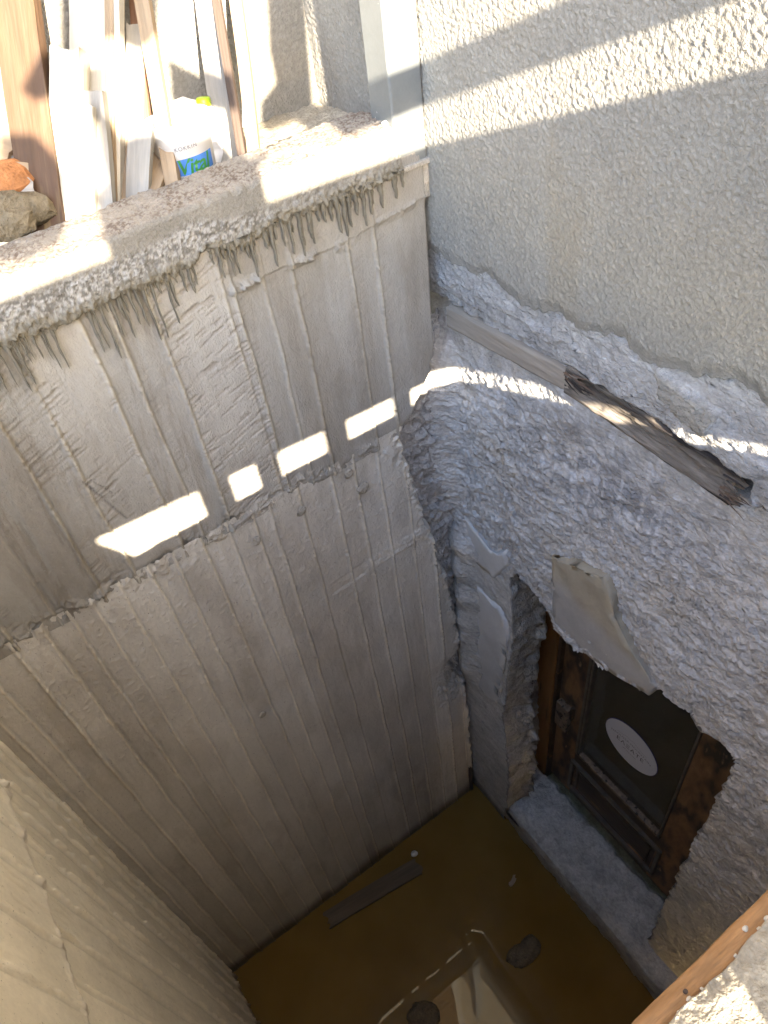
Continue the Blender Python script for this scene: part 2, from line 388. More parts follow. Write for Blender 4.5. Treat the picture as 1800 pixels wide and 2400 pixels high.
def pour(name, z0, z1, seams, seed, upper):
    step = 0.0031 if upper else 0.004
    zs = np.arange(z0, z1 + step, step); nu = 500 if upper else 392
    U, Z = np.meshgrid(np.linspace(0, 1, nu), zs, indexing='ij')
    xe = np.interp(Z, EDGE_Z, EDGE_X)
    jag = (fbm(Z * 38, Z * 0, 71, 3) - 0.5) * 0.034 * ss(3.0, 2.8, Z) * ss(0.1, 0.5, Z)
    xe = xe + jag
    X = -1.54 + U * (xe + 1.54)
    h = 0.004 * (fbm(X * 5, Z * 5, seed) - 0.5) * 2 + 0.0016 * (fbm(X * 60, Z * 25, seed + 1) - 0.5)
    base = mix((0.565, 0.54, 0.50), (0.635, 0.61, 0.57), fbm(X * 3.0, Z * 1.6, seed + 2))
    bid = np.zeros(X.shape, int)
    for s in seams: bid += (X > s + 0.006 * (vn(Z * 6, Z * 0 + s * 50, 4) - 0.5)).astype(int)
    tone = TONE_UP[bid] if upper else _h(bid, bid * 0 + 3, seed + 5); off = _h(bid, bid * 0 + 7, seed + 6)
    h += (off - 0.5) * (0.005 if upper else 0.0045)
    grain = fbm(X * 150, Z * 4.5, seed + 8, 3)
    h += 0.0012 * (grain - 0.5) * (0.6 + tone)
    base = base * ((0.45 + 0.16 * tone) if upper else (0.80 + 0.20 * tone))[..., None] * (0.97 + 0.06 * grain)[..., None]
    # brownish and darker release-oil stains held by single boards
    st = ss(0.45, 0.62, fbm(X * 9 + 3, Z * 1.3, seed + 12)) * (tone < 0.6)
    base = mix(base, base * np.array((0.74, 0.69, 0.63)), st * (0.45 if upper else 0.4))
    st2 = ss(0.56, 0.7, fbm(X * 16, Z * 5, seed + 14))
    base = mix(base, base * np.array((0.84, 0.82, 0.80)), st2 * 0.5)
    if upper:
        # torn, scratchy panels: short cross-grain tears
        pan = TEAR_UP[bid]; strk = STRK_UP[bid]
        t = fbm(X * 26 + 0.25 * Z, Z * 230 - X * 75, seed + 21, 2)
        near_edge = np.zeros(X.shape)
        for q in seams: near_edge = np.maximum(near_edge, np.exp(-((X - q - 0.012) / 0.022) ** 2))
        where = ss(0.46, 0.66, fbm(X * 8, Z * 6, seed + 22) + 0.16 * near_edge)
        tear = ss(0.60, 0.70, t) * np.clip(pan + 0.35 * near_edge, 0, 1) * where
        h -= 0.0028 * tear
        base = mix(base, base * np.array((0.74, 0.70, 0.66)), tear * 0.75)
        for (gx0, gz0, gx1, gz1, gw) in ((-1.045, 3.065, -0.998, 2.905, 0.0022), (-1.03, 3.06, -1.00, 2.995, 0.0012)):
            tt = np.clip((Z - gz0) / (gz1 - gz0), 0, 1); gx = gx0 + (gx1 - gx0) * tt
            g_ = np.exp(-((X - gx) / gw) ** 2) * (Z < gz0) * (Z > gz1)
            h -= 0.004 * g_; base = mix(base, base * 0.5, g_ * 0.9)
        t2 = ss(0.55, 0.66, fbm(X * 110 - Z * 9, Z * 8, seed + 25, 3)) * strk
        h -= 0.0008 * t2
        base = mix(base, base * np.array((0.76, 0.72, 0.68)), t2 * 0.65)
        blu = ss(0.60, 0.72, fbm(X * 40, Z * 3, seed + 27, 2)) * strk
        base = mix(base, base * np.array((0.95, 1.02, 1.10)), blu * 0.6)
    # joint fins left between the form boards
    for k, s in enumerate(seams):
        xs_ = s + 0.005 * (vn(Z * 7 + k * 3, Z * 0, seed + 30) - 0.5)
        strong = 0.2 + 0.8 * _h(np.array([k]), np.array([5]), seed + 33)[0] ** 1.5
        inter = ss(-0.15, 0.40, vn(Z * 3 + k * 7, Z * 0, seed + 34))
        bead = ss(0.25, 0.75, vn(Z * 95 + k * 13, Z * 0 + k, seed + 31)) * 0.7 + 0.3 * vn(Z * 40 + k * 3, Z * 0, seed + 36)
        w = 0.0022 + 0.0035 * strong * (0.4 + 0.6 * vn(Z * 60, Z * 0 + k, seed + 32))
        prof = np.exp(-((X - xs_) / w) ** 2)
        h += prof * inter * (0.45 + 0.55 * bead) * (0.0035 + 0.0075 * strong)
        base = mix(base, base * np.array((1.36, 1.31, 1.18)), np.clip(prof * inter * (0.6 + 0.4 * bead), 0, 1) * 0.85)
        grv = np.exp(-((X - xs_ - 0.007) / 0.003) ** 2) * 0.8
        h -= grv * 0.003
        base = mix(base, base * 0.74, grv * 0.6)  # shade beside each fin, painted into the groove colour
    # crumbly honeycombed line where the two pours meet
    zj = 2.715 + 0.05 * (fbm(X * 5, X * 0, 91, 3) - 0.5) + 0.05 * (fbm(X * 24, X * 0, 92, 2) - 0.5) + 0.03 * ss(-0.5, -1.4, X)
    f1, d1 = facet(X * 55, Z * 55, 95, 1.2)
    blob = ss(0.42, 0.62, fbm(X * 26, Z * 22, 97, 3))
    if upper:
        h += 0.0012 * ss(zj - 0.004, zj + 0.02, Z)
        lip = np.exp(-((Z - zj) / 0.02) ** 2) * blob
        h += lip * (0.0045 + 0.007 * f1)
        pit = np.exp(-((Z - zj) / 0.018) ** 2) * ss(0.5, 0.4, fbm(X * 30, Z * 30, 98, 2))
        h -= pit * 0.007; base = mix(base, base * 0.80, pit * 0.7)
        # pebbly cold joint under the parapet on the right
        zc = 3.338 + 0.012 * (fbm(X * 12, X * 0, 99, 2) - 0.5) + ss(-0.35, -0.06, X) * 0.022
        on = ss(-0.66, -0.56, X)
        lp = np.exp(-((Z - zc) / 0.010) ** 2) * on * ss(0.25, 0.5, fbm(X * 22, Z * 8, 101, 2)) * (0.35 + 0.65 * ss(-0.2, -0.35, X))
        g1, _g = facet(X * 100, Z * 100, 118, 1.2)
        h += lp * (0.012 + 0.010 * f1 + 0.008 * g1)
        h += on * 0.004 * ss(zc - 0.002, zc + 0.004, Z)
        base = mix(base, np.array((0.275, 0.262, 0.24)), on * ss(zc - 0.004, zc + 0.006, Z) * 0.75)
    else:
        below = np.exp(-np.clip(zj - Z, 0, 9) / 0.06)
        run = below * ss(0.56, 0.70, fbm(X * 30, Z * 14, 103, 3))
        h += run * (0.007 + 0.005 * f1)
        base = mix(base, np.array((0.42, 0.39, 0.35)), run * 0.6)
        h += 0.0014 * ss(0.74, 0.82, vn(X * 130, Z * 130, 107)) * ss(1.4, 2.4, Z)
        # crumbling right-hand edge and the broken-out pocket
        e = np.clip((xe - X) / 0.06, 0, 1)
        crumb = (1 - ss(0.2, 1, e)) * ss(0.6, 1.3, Z)
        h += crumb * (0.008 * f1 - 0.004)
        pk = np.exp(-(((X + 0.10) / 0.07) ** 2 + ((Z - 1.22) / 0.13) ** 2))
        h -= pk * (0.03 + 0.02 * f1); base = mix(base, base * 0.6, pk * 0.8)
        # rectangular shallow patch
        pt = ss(-0.545, -0.53, X) * ss(-0.16, -0.19, X) * ss(0.03, 0.024, np.abs(Z - (2.245 + 0.05 * (X + 0.35))))
        h -= pt * 0.003 * (1 - ss(-0.42, -0.40, X)) - pt * ss(-0.42, -0.40, X) * 0.004 * vn(X * 130, Z * 130, 111)
        base = mix(base, base * 1.10, pt * 0.7)
        # wet tide line above the water
        wet = ss(0.16, 0.02, Z + 0.09 * (fbm(X * 6, X * 0, 113, 3) - 0.5))
        base = mix(base, base * np.array((0.30, 0.28, 0.24)), wet)
        damp = ss(1.3, 0.2, Z + 0.3 * (fbm(X * 3, Z * 3, 115) - 0.5))
        base = mix(base, base * np.array((0.92, 0.90, 0.86)), damp)
    # yellower and slightly darker towards the left
    base = mix(base, base * np.array((0.93, 0.89, 0.80)), ss(-0.5, -1.4, X) * 0.8)
    Y = -h
    # turn the free right-hand edge back so that the pour has thickness
    k = np.clip((U - (1 - 7 / nu)) * nu / 7, 0, 1)
    Y = Y + 0.10 * k ** 2.2
    grid(name, np.stack([X, Y, Z], -1), base, M_conc, back)
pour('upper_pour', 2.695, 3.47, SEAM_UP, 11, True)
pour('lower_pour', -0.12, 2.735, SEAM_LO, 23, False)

def build_parapet():
    xs = np.arange(-1.70, -0.135, 0.0026)
    # profile parameter: 0 lip bottom .. front .. arris .. top .. back
    prof_s = np.array([0, 0.10, 0.20, 0.55, 0.98, 1.03, 1.9, 2.45, 2.5, 3.2])
    prof_y = np.array([0.012, -0.010, -0.014, -0.011, -0.004, 0.004, 0.08, 0.142, 0.150, 0.153])
    prof_z = np.array([3.440, 3.440, 3.449, 3.487, 3.534, 3.540, 3.541, 3.538, 3.530, 3.42])
    sv = np.concatenate([np.linspace(0, 1.0, 38), np.linspace(1.01, 2.5, 50), np.linspace(2.55, 3.2, 8)])
    X, S = np.meshgrid(xs, sv, indexing='ij')
    Y = np.interp(S, prof_s, prof_y); Z = np.interp(S, prof_s, prof_z)
    low = ss(0.55, 0.0, S)
    Z = Z + low * (0.030 * (fbm(X * 16, X * 0, 201, 3) - 0.55) + 0.016 * (fbm(X * 70, X * 0, 202, 2) - 0.5) + 0.016 * ss(-0.3, -0.9, X) * (vn(X * 7, X * 0, 203) - 0.3))
    Z = Z - low * 0.012 * ss(-0.55, -0.75, X)
    A = Y * 6 + Z * 6
    f1, d1 = facet(X * 110, (Z * 110 + Y * 110), 205, 1.2)
    n1 = vn(X * 170, (Z + Y) * 170, 207)
    front = ss(1.02, 0.98, S)
    top = ss(1.0, 1.06, S) * ss(2.5, 2.4, S)
    crust = front * ss(0.72, 0.5, S + 0.25 * (fbm(X * 8, X * 0, 209, 2) - 0.5) * 2) * ss(0.16, 0.32, S + 0.16 * (fbm(X * 26, X * 0, 210, 2) - 0.5))
    lip = front * ss(0.38, 0.22, S + 0.2 * (fbm(X * 20, X * 0, 211, 2) - 0.5))
    d = crust * 0.004 * (n1 - 0.3) + lip * (0.007 * f1 + 0.004) + front * 0.0012 * (n1 - 0.5)
    Y = Y - d * front
    Z = Z + top * (0.0045 * (n1 - 0.45) + 0.004 * (fbm(X * 14, Y * 14, 213) - 0.5))
    nick = ss(0.66, 0.75, fbm(X * 30, X * 0, 215, 2)) * np.exp(-((S - 1.0) / 0.06) ** 2) + 0.8 * ss(0.5, 0.65, fbm(X * 22, X * 0, 217, 2)) * np.exp(-((S - 2.45) / 0.12) ** 2)
    Z = Z - nick * 0.006
    col = mix((0.19, 0.177, 0.152), (0.235, 0.22, 0.19), fbm(X * 10, (Z + Y) * 10, 219))
    spk = ss(0.40, 0.62, vn(X * 300, (Z + Y) * 300, 221) * 0.62 + 0.38 * vn(X * 120, (Z + Y) * 120, 222))
    white = crust * ss(0.25, 0.5, fbm(X * 6, (Z + Y) * 9, 223, 2)) * (0.35 + 0.65 * ss(-0.30, -0.60, X))
    col = mix(col, mix((0.13, 0.122, 0.11), (0.36, 0.355, 0.34), spk), np.clip(white, 0, 1) * 0.8)
    col = mix(col, mix((0.165, 0.15, 0.118), (0.215, 0.198, 0.16), n1), lip * 0.9)
    tsp = ss(0.45, 0.7, vn(X * 260, Y * 260, 225)) * ss(0.25, 0.6, fbm(X * 25, Y * 25, 226, 2))
    col = mix(col, mix((0.27, 0.245, 0.21), (0.15, 0.118, 0.095), tsp), top)
    grid('parapet', np.stack([X, Y, Z], -1), col, M_cap, back)
    # closing piece beside the steel post
    prism('parapet_end', [(-0.140, 3.36), (-0.140, 3.44), (-0.10, 3.452), (-0.058, 3.449), (-0.058, 3.36)], 1, -0.006, 0.15, M_lump, back, 0.004, 0.004, 5, 2)
build_parapet()

def build_drips():
    rng = random.Random(31)
    spots = []
    for a, b, n, lo, hi in ((-0.62, -0.20, 34, 0.03, 0.10), (-0.90, -0.66, 26, 0.03, 0.15), (-1.10, -0.96, 13, 0.05, 0.14), (-0.20, -0.13, 4, 0.03, 0.07), (-1.35, -1.10, 12, 0.05, 0.16)):
        for i in range(n):
            spots.append((a + (b - a) * (i + rng.random()) / n, lo + (hi - lo) * rng.random() ** 1.4))
    for x, ln in spots:
        zt = 3.452; n = 11
        bm = bmesh.new(); rings = []
        w0 = 0.0024 + 0.0042 * rng.random() ** 1.5; ph = rng.random() * 6; drift = (rng.random() - 0.5) * 0.005
        for i in range(n):
            t = i / (n - 1)
            w = w0 * ((1 - t) ** 0.9 * 0.85 + 0.2) * (1 + 0.30 * math.sin(t * 17 + ph))
            if t > 0.85: w *= 1.1
            if i == 0: w *= 1.8
            if i == n - 1: w *= 0.25
            cx = x + drift * t + 0.0009 * math.sin(t * 11 + ph * 2); z = zt - ln * t
            d = (0.0185 if x > -0.63 else 0.0125) + 0.002 * (1 - t)
            rings.append([bm.verts.new((cx - w, -d + 0.0085, z)), bm.verts.new((cx - w * 0.6, -d, z)), bm.verts.new((cx + w * 0.6, -d, z)), bm.verts.new((cx + w, -d + 0.0085, z))])
        for r0, r1 in zip(rings[:-1], rings[1:]):
            for k in range(3): bm.faces.new((r0[k], r0[k + 1], r1[k + 1], r1[k]))
        bm_obj('cement_drip', bm, M_drip, back, True)
build_drips()

def pebble(name, c, r, mat, parent=None, seed=1, squash=(1, 1, 1), sub=2, rough=0.5):
    bm = bmesh.new()
    bmesh.ops.create_icosphere(bm, subdivisions=sub, radius=1)
    for v in bm.verts:
        p = v.co
        k = 0.75 + rough * float(vn(np.array([p.x * 1.3 + p.z + seed * 3.1]), np.array([p.y * 1.3 - p.z * 0.7 + seed]), seed)[0]) + 0.25 * float(vn(np.array([p.x * 3.5 + seed]), np.array([p.y * 3.5 + p.z * 3]), seed + 3)[0])
        v.co = Vector((c[0] + p.x * r * k * squash[0], c[1] + p.y * r * k * squash[1], c[2] + p.z * r * k * squash[2]))
    return bm_obj(name, bm, mat, parent, sub > 2)

def build_lumps():
    rng = random.Random(5)
    for (x, z, r) in ((-0.572, 2.634, 0.010), (-0.368, 2.591, 0.011), (-0.898, 1.845, 0.010), (-0.406, 2.673, 0.008), (-0.722, 2.619, 0.008)):
        pebble('mortar_lump', (x, -0.006, z), r, M_lump, back, rng.randint(1, 900), (1.0 + 0.5 * rng.random(), 0.28, 1.0 + 0.5 * rng.random()), 3, 0.9)
build_lumps()

# ---- left wall of the pit
side = empty('side_wall', (-1.53, -0.7, 0), 'pale beige board-marked concrete wall on the left side of the pit', 'wall')
def side_pour(name, z0, z1, seed, seams):
    ys = np.arange(-1.50, 0.012, 0.0046); zs = np.arange(z0, z1, 0.0060)
    Y, Z = np.meshgrid(ys, zs, indexing='ij')
    h = 0.004 * (fbm(Y * 5, Z * 4, seed) - 0.5) * 2
    col = mix((0.74, 0.68, 0.55), (0.80, 0.74, 0.62), fbm(Y * 3, Z * 2, seed + 1))
    upper = z1 > 3
    bid = np.zeros(Y.shape, int)
    for s in seams: bid += (Y > s).astype(int)
    tone = _h(bid, bid * 0, seed + 2)
    h += (tone - 0.5) * 0.004
    col = col * (0.92 + 0.14 * tone)[..., None]
    for k, s in enumerate(seams):
        yy = s + 0.006 * (vn(Z * 5 + k, Z * 0, seed + 3) - 0.5)
        inter = ss(0.3, 0.6, fbm(Z * 22 + k * 9, Z * 0 + k, seed + 4, 3))
        pr = np.exp(-((Y - yy) / 0.0055) ** 2)
        h += pr * (0.3 + 0.7 * inter) * (0.005 + 0.010 * _h(np.array([k]), np.array([1]), seed + 5)[0])
        col = mix(col, col * 1.14, pr * inter * 0.8)
        g = np.exp(-((Y - yy + 0.011) / 0.0045) ** 2)
        h -= g * 0.003; col = mix(col, col * 0.74, g * 0.7)
    sc = ss(0.62, 0.7, fbm(Y * 90, Z * 9 + Y * 6, seed + 8, 3)) * ss(0.4, 0.6, fbm(Y * 4, Z * 2, seed + 9))
    h -= sc * 0.0012; col = mix(col, col * np.array((0.86, 0.84, 0.80)), sc * 0.6)
    zj = 2.572 + 0.02 * (fbm(Y * 8, Y * 0, 301, 3) - 0.5)
    f1, _d = facet(Y * 45, Z * 45, 305, 1.0)
    lip = np.exp(-((Z - zj) / 0.022) ** 2)
    h += lip * (0.003 + 0.005 * ss(0.5, 0.7, fbm(Y * 45, Z * 40, 307, 3)))
    if upper: h += 0.008 * ss(zj - 0.006, zj + 0.015, Z)
    col = mix(col, np.array((0.42, 0.37, 0.33)), lip * 0.4)
    wet = ss(0.14, 0.02, Z + 0.06 * (fbm(Y * 7, Y * 0, 311, 3) - 0.5))
    col = mix(col, col * np.array((0.32, 0.29, 0.25)), wet)
    grid(name, np.stack([-1.53 + h, Y, Z], -1), col, M_concL, side)
side_pour('lower_pour', -0.12, 2.60, 41, [-1.95, -1.8, -1.66, -1.52, -1.38, -1.24, -1.1, -0.96, -0.83, -0.70, -0.58, -0.47, -0.36, -0.26, -0.17, -0.085, -0.03])
side_pour('upper_pour', 2.545, 3.46, 53, [-1.9, -1.7, -1.5, -1.3, -1.1, -0.93, -0.77, -0.64, -0.5, -0.38, -0.24, -0.1])
box('wall_core', (-1.75, -2.1, -0.15), (-1.55, 0.0, 3.455), M_concL if False else M_lump, side, 0.004)

# ---- house wall on the right
house = empty('house_wall', (0, -0.7, 0), 'stuccoed house wall with hacked-off blue-grey masonry below, around the sunken door', 'wall')
ST_Y = np.array([-6, -1.3, -0.938, -0.855, -0.783, -0.708, -0.65, -0.603, -0.521, -0.429, -0.316, -0.246, -0.146, -0.032, 0.2])
ST_Z = np.array([3.25, 3.25, 3.276, 3.301, 3.26, 3.236, 3.244, 3.265, 3.233, 3.23, 3.209, 3.216, 3.212, 3.205, 3.2])

def stucco_relief(A, B, seed):
    a = A * 125; b = B * 125
    wx = vn(A * 90, B * 90, seed) * 1.8; wy = vn(A * 90 + 9, B * 90, seed + 1) * 1.8
    _v, d = facet(a + wx * 0.35, b + wy * 0.35, seed + 2, 0.0)
    r = np.clip(1.05 - 1.35 * d, 0, 1) * 0.75 + 0.25 * vn(a * 0.45, b * 0.45, seed + 3)
    return r * (0.75 + 0.5 * _v)

def stucco_col(A, B, rel, seed):
    c = mix((0.265, 0.255, 0.23), (0.31, 0.298, 0.272), fbm(A * 2.2, B * 1.2, seed))
    c = c * (0.80 + 0.36 * rel)[..., None]  # shade between the grains, painted in from the relief
    st = ss(0.55, 0.75, fbm(A * 7, B * 1.5, seed + 4))
    return mix(c, c * np.array((0.97, 0.90, 0.79)), st * 0.5)

def build_stucco():
    ys = np.arange(-1.15, 0.10, 0.0028); t = np.arange(0, 1.0001, 0.0028 / 0.93)
    Yg, T = np.meshgrid(ys, t, indexing='ij')
    zb = np.interp(Yg, ST_Y, ST_Z) + 0.034 * (fbm(Yg * 14, Yg * 0, 401, 4) - 0.5) + 0.014 * (fbm(Yg * 70, Yg * 0, 402, 2) - 0.5)
    Zg = zb + T * (4.15 - zb)
    rel = stucco_relief(Yg, Zg, 403)
    away = ss(0, 0.045, Zg - zb)
    x = -0.060 - 0.0038 * rel * (0.35 + 0.65 * away) - 0.004 * (fbm(Yg * 4, Zg * 4, 405) - 0.5)
    x = x + 0.012 * (1 - ss(0, 0.04, Zg - zb)) * (0.4 + fbm(Yg * 12, Yg * 0, 407, 2))
    bt = T < 0.5 * 0.0028 / 0.93
    x = np.where(bt, -0.025, x)
    col = stucco_col(Yg, Zg, rel, 409)
    col = mix(col, np.array((0.27, 0.268, 0.262)), (1 - away) * 0.5)
    grid('stucco', np.stack([x, Yg, Zg], -1), col, M_stucco, house)
    # the rest of the facade, above, behind the post and towards the street
    def sheet(y0, y1, z0, z1, step):
        Y, Z = np.meshgrid(np.arange(y0, y1 + step / 2, step), np.arange(z0, z1 + step / 2, step), indexing='ij')
        r = stucco_relief(Y, Z, 403)
        c = stucco_col(Y, Z, r, 409)
        if z0 > 4.1: c = c * 0 + np.array((0.66, 0.58, 0.44))  # unseen upper facade turned cream to bounce warm light onto the side wall
        grid('stucco' if z0 < 4.1 else 'bounce_facade', np.stack([-0.060 - 0.0052 * r, Y, Z], -1), c, M_stucco, house)
    sheet(-1.45, 0.10, 4.149, 8.5, 0.03)
    sheet(-1.45, -1.149, 3.24, 4.15, 0.02)
    sheet(0.099, 0.475, 3.30, 4.15, 0.0045)
    sheet(0.099, 0.475, 4.149, 8.5, 0.03)
    sheet(-7.0, -1.449, 3.3, 4.14, 0.06)
    sheet(-7.0, -1.449, 4.149, 8.5, 0.06)
    box('wall_core', (0.02, -7.0, 3.32), (0.45, 0.47, 8.52), M_lump, house, 0)
build_stucco()

HOLE = [(-0.245, 0.10), (-0.262, 0.50), (-0.235, 0.85), (-0.215, 1.10), (-0.245, 1.54), (-0.262, 1.78), (-0.242, 1.95), (-0.240, 2.10), (-0.280, 2.145), (-0.30, 2.13), (-0.373, 2.131), (-0.421, 2.085), (-0.455, 2.045),
        (-0.493, 2.045), (-0.586, 2.06), (-0.70, 2.09), (-0.81, 2.135), (-0.845, 2.216), (-0.922, 2.206), (-0.963, 2.217), (-1.004, 2.17), (-1.072, 2.218), (-1.107, 2.213), (-1.113, 2.162), (-1.118, 1.982),
        (-1.112, 1.734), (-1.108, 1.548), (-1.10, 1.282), (-1.102, 0.905), (-1.096, 0.5), (-1.096, 0.10)]

def rough_poly(poly, seed, amp, step=0.014):
    out = []
    n = len(poly)
    for i in range(n):
        a = np.array(poly[i]); b = np.array(poly[(i + 1) % n])
        k = max(1, int(np.linalg.norm(b - a) / step))
        for j in range(k):
            p = a + (b - a) * j / k
            out.append(p)
    out = np.array(out)
    out[:, 0] += (fbm(out[:, 1] * 38 + out[:, 0] * 20, out[:, 0] * 0, seed, 3) - 0.5) * 2 * amp
    out[:, 1] += (fbm(out[:, 0] * 38 + out[:, 1] * 20, out[:, 0] * 0 + 5, seed + 9, 3) - 0.5) * 2 * amp * (out[:, 1] > 0.3)
    return out
HOLE_R = rough_poly(HOLE, 501, 0.014)

def lean(Y, Z):
    return 0.10 * np.clip((1.9 - Z) / 1.7, 0, 1) * ss(-0.22, -1.0, Y)

def build_masonry():
    st = 0.005
    Y, Z = np.meshgrid(np.arange(-1.75, 0.145, st), np.arange(-0.10, 3.36, st), indexing='ij')
    wob = fbm(Y * 6, Z * 6, 511)
    wy = 0.03 * (fbm(Y * 14, Z * 14, 513, 3) - 0.5); wz = 0.03 * (fbm(Y * 14 + 7, Z * 14, 514, 3) - 0.5)
    fA, dA = facet((Y + wy) * 13, (Z + wz) * 19, 515, 1.0)
    fB, dB = facet((Y + wy) * 34, (Z + wz) * 48, 517, 1.2)
    fC, dC = facet((Y + wy * .5) * 80, (Z + wz * .5) * 110, 519, 1.2)
    rockh = 0.0055 * fA + 0.0052 * fB + 0.0046 * fC + 0.022 * (wob - 0.5) + 0.008 * (fbm(Y * 45 + Z * 12, Z * 85 - Y * 20, 521, 3) - 0.5)
    # zones
    zl = 3.055 + 0.02 * (fbm(Y * 9, Y * 0, 523, 3) - 0.5)
    plaster = ss(zl - 0.01, zl + 0.02, Z + 0.012 * fB)
    plh = 0.004 * (fbm(Y * 30, Z * 30, 525) - 0.5) * 2 + 0.010 * (fbm(Y * 7, Z * 7, 527) - 0.5) + 0.0025 * fC
    # thicker second coat with a broken edge
    coat = ss(0.50, 0.53, fbm(Y * 6 + 3, Z * 11, 529, 4) + 0.5 * (Z - 3.14))
    plh += coat * 0.008
    crack = np.exp(-(np.abs(fbm(Y * 16, Z * 13, 531, 3) - 0.5) / 0.006) ** 2) * ss(0.5, 0.62, fbm(Y * 6, Z * 6, 533))
    plh -= crack * 0.006
    rem = inpoly((Y + 0.02 * (fbm(Y * 30, Z * 30, 532, 2) - 0.5)).ravel(), (Z + 0.02 * (fbm(Y * 30 + 5, Z * 30, 534, 2) - 0.5)).ravel(), [(-0.700, 3.235), (-0.76, 3.222), (-0.835, 3.212), (-0.828, 3.150), (-0.77, 3.165), (-0.72, 3.178)]).reshape(Y.shape).astype(float)
    plh += rem * (0.010 + 0.004 * stucco_relief(Y, Z, 403))
    cement = np.maximum(ss(1.42, 1.12, Z + 0.30 * (fbm(Y * 5, Z * 5, 535) - 0.5) - 0.55 * (Y + 1.25)) * ss(-1.04, -1.10, Y),
                        ss(2.12, 2.0, Z + 0.25 * (fbm(Y * 7, Z * 7, 537) - 0.5)) * ss(-0.40, -0.33, Y) * 0.92)
    cemh = 0.010 * (fbm(Y * 8, Z * 5, 539) - 0.5) + 0.002 * (fbm(Y * 60, Z * 30, 541) - 0.5) + 0.0035 * fA
    rockh = rockh * (1 - 0.55 * ss(2.78, 2.92, Z))
    h = rockh * (1 - plaster) + plh * plaster
    h = h * (1 - cement) + cemh * cement
    out = 0.006 + 0.036 * plaster
    # bulging column of packed mortar beside the concrete edge
    col_ = np.exp(-((Y - 0.005) / 0.06) ** 2) * ss(1.05, 1.25, Z) * ss(2.25, 2.05, Z)
    h += col_ * (0.04 + 0.006 * np.sin(Z * 40) * ss(1.5, 1.6, Z))
    # higher masonry steps forward towards the concrete
    fw = ss(-0.02, 0.10, Y) * ss(2.15, 2.35, Z) * ss(2.98, 2.8, Z)
    h += fw * 0.09
    # shallow bed around the lath
    bed = ss(0.06, 0.045, np.abs(Z - 3.052)) * ss(-0.95, -0.92, Y)
    h -= bed * 0.012 + ss(0.048, 0.036, np.abs(Z - 3.064)) * ss(-0.44, -0.48, Y) * ss(-0.945, -0.92, Y) * 0.045
    x = lean(Y, Z) - out - h
    # base colours
    blue = mix((0.48, 0.473, 0.468), (0.56, 0.55, 0.54), fbm(Y * 9, Z * 9, 551))
    dark = ss(0.50, 0.66, fbm(Y * 3.2 + 1, Z * 4.2, 553, 3)) * ss(0.40, 0.55, fbm(Y * 22, Z * 30, 555, 3))
    dk2 = np.exp(-(((Y + 0.55) / 0.36) ** 2 + ((Z - 2.80 + 0.1 * (Y + 0.5)) / 0.17) ** 2)) * ss(0.30, 0.55, fbm(Y * 26, Z * 40, 556, 3))
    blue = mix(blue, np.array((0.25, 0.255, 0.27)), np.clip(dark * 0.4 + dk2 * 0.85, 0, 0.8))
    warm = ss(0.52, 0.68, fbm(Y * 5, Z * 5, 557))
    blue = mix(blue, blue * np.array((1.02, 0.98, 0.92)), warm * 0.8)
    chip = ss(0.28, 0.46, fC) * ss(0.45, 0.65, fbm(Y * 30, Z * 30, 559))
    blue = mix(blue, np.array((0.56, 0.57, 0.59)), chip * 0.7)
    streak = ss(0.66, 0.72, fbm(Y * 60 + Z * 2, Z * 5, 561, 3)) * ss(2.4, 2.7, Z)
    blue = mix(blue, np.array((0.62, 0.62, 0.64)), streak * 0.5)
    plc = mix((0.345, 0.343, 0.345), (0.40, 0.397, 0.393), fbm(Y * 10, Z * 10, 563))
    plc = mix(plc, plc * 0.5, crack)
    plc = mix(plc, np.array((0.29, 0.275, 0.245)), rem * 0.9)
    c = mix(blue, plc, plaster)
    cec = mix((0.44, 0.44, 0.43), (0.50, 0.495, 0.485), fbm(Y * 6, Z * 6, 565))
    c = mix(c, cec, cement * 0.9)
    damp = ss(0.9, 0.15, Z + 0.4 * (fbm(Y * 4, Z * 4, 567) - 0.5))
    c = mix(c, c * np.array((0.88, 0.87, 0.84)), damp)
    wet = ss(0.13, 0.02, Z + 0.06 * (fbm(Y * 7, Y * 0, 569) - 0.5))
    c = mix(c, c * 0.4, wet)
    keep = ~inpoly(Y.ravel(), Z.ravel(), [tuple(p) for p in HOLE_R]).reshape(Y.shape)
    keep &= ~((Z < 0.12) & (Y < -0.24) & (Y > -1.11))
    grid('masonry', np.stack([x, Y, Z], -1), c, M_rock, house, keep)

    # reveals: from the broken outer edge back to the door frame
    ring = HOLE_R; n = len(ring)
    D = np.linspace(0, 1, 42)
    I, T = np.meshgrid(np.arange(n), D, indexing='ij')
    yy = ring[I, 0]; zz = ring[I, 1]
    cy = -0.67; left = (yy > -0.42) & (zz < 2.10)
    lf = ss(-0.44, -0.32, yy) * ss(2.12, 2.04, zz)
    x0 = lean(yy, zz) - 0.014
    xx = x0 + T * (0.345 - x0)
    f1, _ = facet(xx * 30 + yy * 4, zz * 24, 571, 1.2); f2 = fbm(xx * 40, zz * 40 + yy * 20, 573, 4) - 0.5
    rug = 0.006 + 0.022 * np.exp(-((T - 0.47 - 0.10 * (fbm(zz * 6, zz * 0, 575, 2) - 0.5)) / 0.10) ** 2)
    nz = rug * (f1 + f2) * ss(0, 0.10, T)
    yo = yy + lf * (0.085 * ss(0.35, 0.75, T) + nz + 0.02 * np.exp(-((T - 0.47) / 0.08) ** 2)*-1) + (1 - lf) * ss(-0.9, -1.05, yy) * (-0.02 * T)
    zo = zz + (1 - lf) * ss(2.0, 2.08, zz) * (0.06 * T + 0.4 * nz)
    # small flange tucked behind the face so that no gap shows
    fl = T < 0.001
    cz = 1.2
